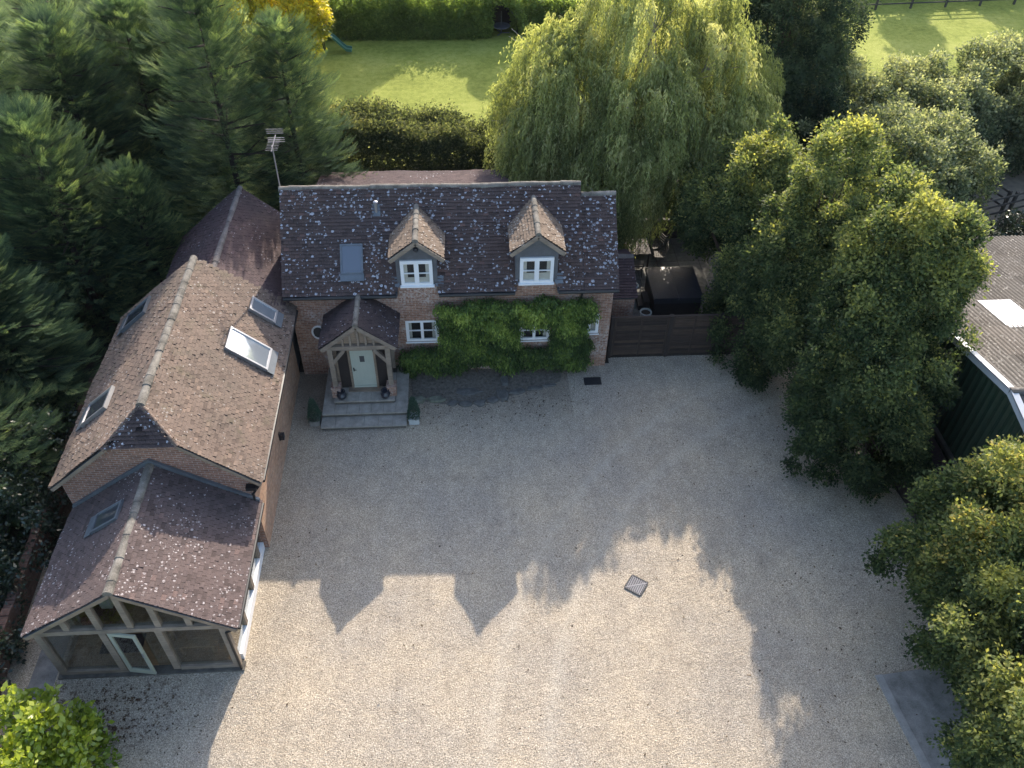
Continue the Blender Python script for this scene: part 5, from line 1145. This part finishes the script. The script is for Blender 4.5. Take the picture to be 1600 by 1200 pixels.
# white planters
for x, y, lb in ((6.95, 25.05, 'round pale planter in front of the hot tub'), (6.72, 26.75, 'round pale planter beside the lean-to roof')):
    t = empty('planter', (x, y, 0), lb, 'planter', 'round pale planters on the patio')
    m = MB(); m.lathe((x, y, 0), [(0, .01), (.13, .01), (.2, .2), (.22, .34), (.235, .34), (.235, .38), (.19, .38), (.18, .32)], 20); m.build('pot', 'pot_white', t, True)
    m = MB(); m.lathe((x, y, 0), [(0, .33), (.185, .33)], 16); m.build('soil', 'soil', t)
# patio table and chairs
t = empty('patio_table', (7.1, 28.9, 0), 'dark rectangular garden table on the shaded patio', 'table')
m = MB()
for i in range(8): m.box(6.5, 7.7, 28.35+i*.14, 28.35+i*.14+.125, .70, .73)
m.build('tabletop', 'fence_dark', t)
for x in (6.57, 7.63):
    for y in (28.42, 29.38): m = MB(); m.box(x-.03, x+.03, y-.03, y+.03, .01, .70); m.build('leg', 'fence_dark', t)
def chair(x, y, a, lb):
    t = empty('garden_chair', (0, 0, 0), lb, 'chair', 'folding chairs round the patio table')
    m = MB()
    for i in range(5): m.box(-.22, .22, -.22+i*.09, -.22+i*.09+.075, .43, .45)
    m.build('seat', 'rail', t); m = MB()
    for i in range(4): m.box(-.22, .22, .24+.02*i, .26+.02*i, .55+i*.1, .62+i*.1)
    m.build('backrest', 'rail', t); m = MB()
    for s_ in (-.23, .23): m.beam((s_, -.24, .01), (s_, .2, .5), .03, .03); m.beam((s_, .25, .01), (s_, -.2, .46), .03, .03); m.beam((s_, .2, .44), (s_, .33, .95), .03, .03)
    m.build('frame', 'rail', t); t.location = (x, y, 0.005); t.rotation_euler = (0, 0, a); return t
ch = chair(8.15, 28.7, rad(-95), 'slatted chair at the right end of the patio table')
copy_tree(ch, (8.1, 29.35, .005), rad(-70), 'slatted chair turned aside at the far right of the patio table')
copy_tree(ch, (7.05, 27.95, .005), rad(180), 'slatted chair at the near side of the patio table')

# shed and fences on the right ----------------------------------------
sh = empty('corrugated_shed', (19, 21, 0), 'green metal shed with lichened corrugated cement roof and white trim', 'shed')
RYs, RZs, EYs, EZs = 15.75, 4.85, 26.4, 2.5; xs0 = 15.0; xs1 = 27
m = MB(); amp, wl_ = .028, .15; nx = int((xs1-xs0)/wl_*4)
def rowz(y): return RZs+(EZs-RZs)*(y-RYs)/(EYs-RYs)
nsheet = 6
for k in range(nsheet):
    ya, yb3 = RYs+(EYs-RYs)*k/nsheet, RYs+(EYs-RYs)*(k+1)/nsheet+.12
    for i in range(nx):
        x0, x1 = xs0-.1+i*wl_/4, xs0-.1+(i+1)*wl_/4
        z0, z1 = amp*math.sin(x0/wl_*6.283), amp*math.sin(x1/wl_*6.283); l0 = .03
        r = random.Random(k*977+int((x0-xs0)/1.05)).random()
        clear = (17.0 < x0 < 18.05 and k == 2) or (20.0 < x0 < 20.9 and k == 2)
        if clear: continue
        m.poly([(x0, ya, rowz(ya)+z0), (x1, ya, rowz(ya)+z1), (x1, yb3, rowz(yb3)+z1+l0), (x0, yb3, rowz(yb3)+z0+l0)], r)
        ya2, yb4 = 2*RYs-ya, 2*RYs-yb3
        if k < 3: m.poly([(x1, ya2, rowz(ya)+z1), (x0, ya2, rowz(ya)+z0), (x0, yb4, rowz(yb3)+z0), (x1, yb4, rowz(yb3)+z1)], r)
m.build('roof', 'asbestos', sh)
ya, yb3 = RYs+(EYs-RYs)*2/nsheet, RYs+(EYs-RYs)*3/nsheet+.06
for xa, xb in ((17.0, 18.05), (20.0, 20.9)):
    m = MB(); m.poly([(xa-.03, ya, rowz(ya)+.035), (xb+.05, ya, rowz(ya)+.035), (xb+.05, yb3, rowz(yb3)+.05), (xa-.03, yb3, rowz(yb3)+.05)]); m.build('rooflight', 'clearsheet', sh)
m = MB(); # corrugated green wall
ny = int((EYs-RYs+4)/.28*6)
for i in range(ny):
    y0, y1 = 11.8+i*.28/6, 11.8+(i+1)*.28/6
    if y1 > EYs-.2: break
    f = lambda y: xs0+.03*(1 if (y/.28 % 1) < .5 else -1)*min(1, abs(((y/.28*2) % 1)-.5)*-6+3)
    zt = lambda y: RZs-.1-abs(y-RYs)*(RZs-EZs)/(EYs-RYs)
    m.poly([(f(y1), y1, 0), (f(y0), y0, 0), (f(y0), y0, zt(y0)), (f(y1), y1, zt(y1))])
m.poly([(27, 26.2, 0), (15, 26.2, 0), (15, 26.2, 2.4), (27, 26.2, 2.4)]); m.build('wall', 'green_sheet', sh)
m = MB()
for s_ in (1, -1):
    ye = RYs+s_*(10.6 if s_ > 0 else 4); ze = RZs-abs(ye-RYs)*(RZs-EZs)/(EYs-RYs)
    m.beam((xs0-.1, RYs+s_*.02, RZs-.02), (xs0-.1, ye, ze-.02), .04, .22)
    m.beam((xs0-.02, RYs+s_*.02, RZs+.06), (xs0-.02, ye, ze+.06), .2, .03)
m.build('verge_trim', 'trim', sh)
m = MB(); ridge(m, (xs0-.1, RYs, RZs-.02), (xs1, RYs, RZs-.02), .16, 1.1, 99); m.build('ridge_cap', 'asbestos', sh)
m = MB(); m.box(14.86, 14.95, 14.0, 14.3, 2.1, 2.35); m.tube([(14.9, 13.9, 2.15), (14.8, 13.75, 2.1), (14.85, 13.6, 2.2)], .02, 6); m.build('wall_light', 'trim', sh)
m = MB(); m.box(14.80, 14.93, 13.5, 26, 1.30, 1.42); m.box(14.7, 14.78, 15.6, 18.6, 1.1, 1.16); m.build('base_rail', 'rail', sh)
# low timber lean-to and fence before the shed
t = empty('timber_store', (14, 17, 0), 'low dark maroon timber store between the yard fence and the green shed', 'shed')
m = MB(); m.prism([(13.75, 15.3, 1.15), (14.75, 15.7, 1.25), (14.75, 20.5, 1.25), (13.75, 20.5, 1.15)], (0, 0, -.06)); m.build('roof', 'maroon', t)
m = MB()
for i in range(34): m.prism([(13.75, 15.3+i*.15, 1.16), (14.75, 15.7+i*.143, 1.26), (14.75, 15.84+i*.143, 1.26), (13.75, 15.44+i*.15, 1.16)], (0, 0, .015))
m.build('roof_boards', 'maroon', t)
m = MB(); m.box(13.8, 14.7, 15.75, 20.4, 0, 1.05); m.build('walls', 'fence_dark', t)
t = empty('yard_fence', (13.5, 17, 0), 'dark boarded fence along the gravel beside the green shed', 'fence')
m = MB(); 
for i in range(34):
    y = 14.7+i*.15; x = 13.62-.02*i*.0+(.0 if y < 17 else -(y-17)*.12); m.box(x-.015, x+.015, y, y+.138, .02, 1.0)
m.build('boards', 'fence_dark', t); m = MB()
m.prism([(13.64, 14.7, .9), (13.76, 14.7, 1.1), (13.74, 19.5, 1.1), (13.6, 19.5, .9)], (0, 0, .03)); m.build('ochre_board', 'yellow_ply', t)

# paddock rail fence
def railfence(name, pts, h, rails, label, grp=None):
    t = empty(name, (pts[0][0], pts[0][1], 0), label, 'fence', grp)
    for (x, y) in pts: m = MB(); m.box(x-.06, x+.06, y-.06, y+.06, 0, h+.1); m.build('post', 'rail', t)
    for a, b in zip(pts, pts[1:]):
        for i in range(rails): m = MB(); z = h*(i+1)/rails; m.beam((a[0], a[1]-.07, z), (b[0], b[1]-.07, z), .03, .09); m.build('rail', 'rail', t)
railfence('rail_fence', [(20.4, 30.3), (22.3, 30.9), (24.8, 31.7), (27.4, 32.6)], 1.15, 3, 'dark timber rail fence in front of the sunlit paddock')
railfence('rail_fence', [(23.9, 34.0), (24.6, 31.9)], 1.1, 3, 'short rail fence running back into the bushes in the paddock')
railfence('rail_fence', [(25.5, 56.4), (28, 56.6), (30.5, 56.8), (33, 57), (35.5, 57.2), (38, 57.4), (41, 57.6)], 1.15, 3, 'long timber rail fence at the top edge beyond the far lawn')


# fallen leaves drifted over the gravel
rng = np.random.default_rng(200); n = 1500
k = rng.random(n); X = np.where(k < .35, rng.normal(-9.3, 1.2, n), np.where(k < .6, rng.normal(0, 2.4, n), np.where(k < .8, rng.normal(10.3, 1.3, n), rng.uniform(-6, 11, n))))
Y = np.where(k < .35, rng.normal(10.0, .7, n), np.where(k < .6, 20.6+rng.normal(0, .5, n), np.where(k < .8, rng.uniform(9, 21, n), rng.uniform(4, 21, n))))
ok = (X > -11.3) & (X < 13) & ~((Y > 11.0) & (X < -5.95)) & (Y < 22.3) & ~((X > -5.0) & (X < -2.0) & (Y > 19.5)); X, Y = X[ok], Y[ok]; n = len(X)
P = np.stack([X, Y, np.full(n, .006)+rng.random(n)*.02], 1); D = nrm(np.stack([rng.normal(0, 1, n), rng.normal(0, 1, n), rng.normal(0, .12, n)], 1))
V, r = leaves(P, D, 1, 0.0, .07, rng, droop=0, spread=0.0, upbias=4)
MT['dead_leaf'] = leaf_mat('dead_leaf', [(0, (.03, .018, .012)), (.6, (.075, .045, .025)), (1, (.17, .11, .05))], .1)
tag(quads_mesh('fallen_leaves', V, r, 'dead_leaf'), kind='stuff')

# air: faint haze over the whole place
hz = MB(); hz.box(-420, 420, -320, 620, -1.2, 24); hzo = hz.build('haze', bpy.data.materials.new('haze_air')); tag(hzo, kind='stuff')
hm = hzo.data.materials[0]; hm.use_nodes = True; nt = hm.node_tree; nt.nodes.remove(nt.nodes['Principled BSDF'])
pv = nt.nodes.new('ShaderNodeVolumePrincipled'); pv.inputs['Color'].default_value = (.86, .91, 1, 1); pv.inputs['Density'].default_value = .00007; pv.inputs['Anisotropy'].default_value = .2
nt.links.new(pv.outputs[0], nt.nodes['Material Output'].inputs['Volume'])
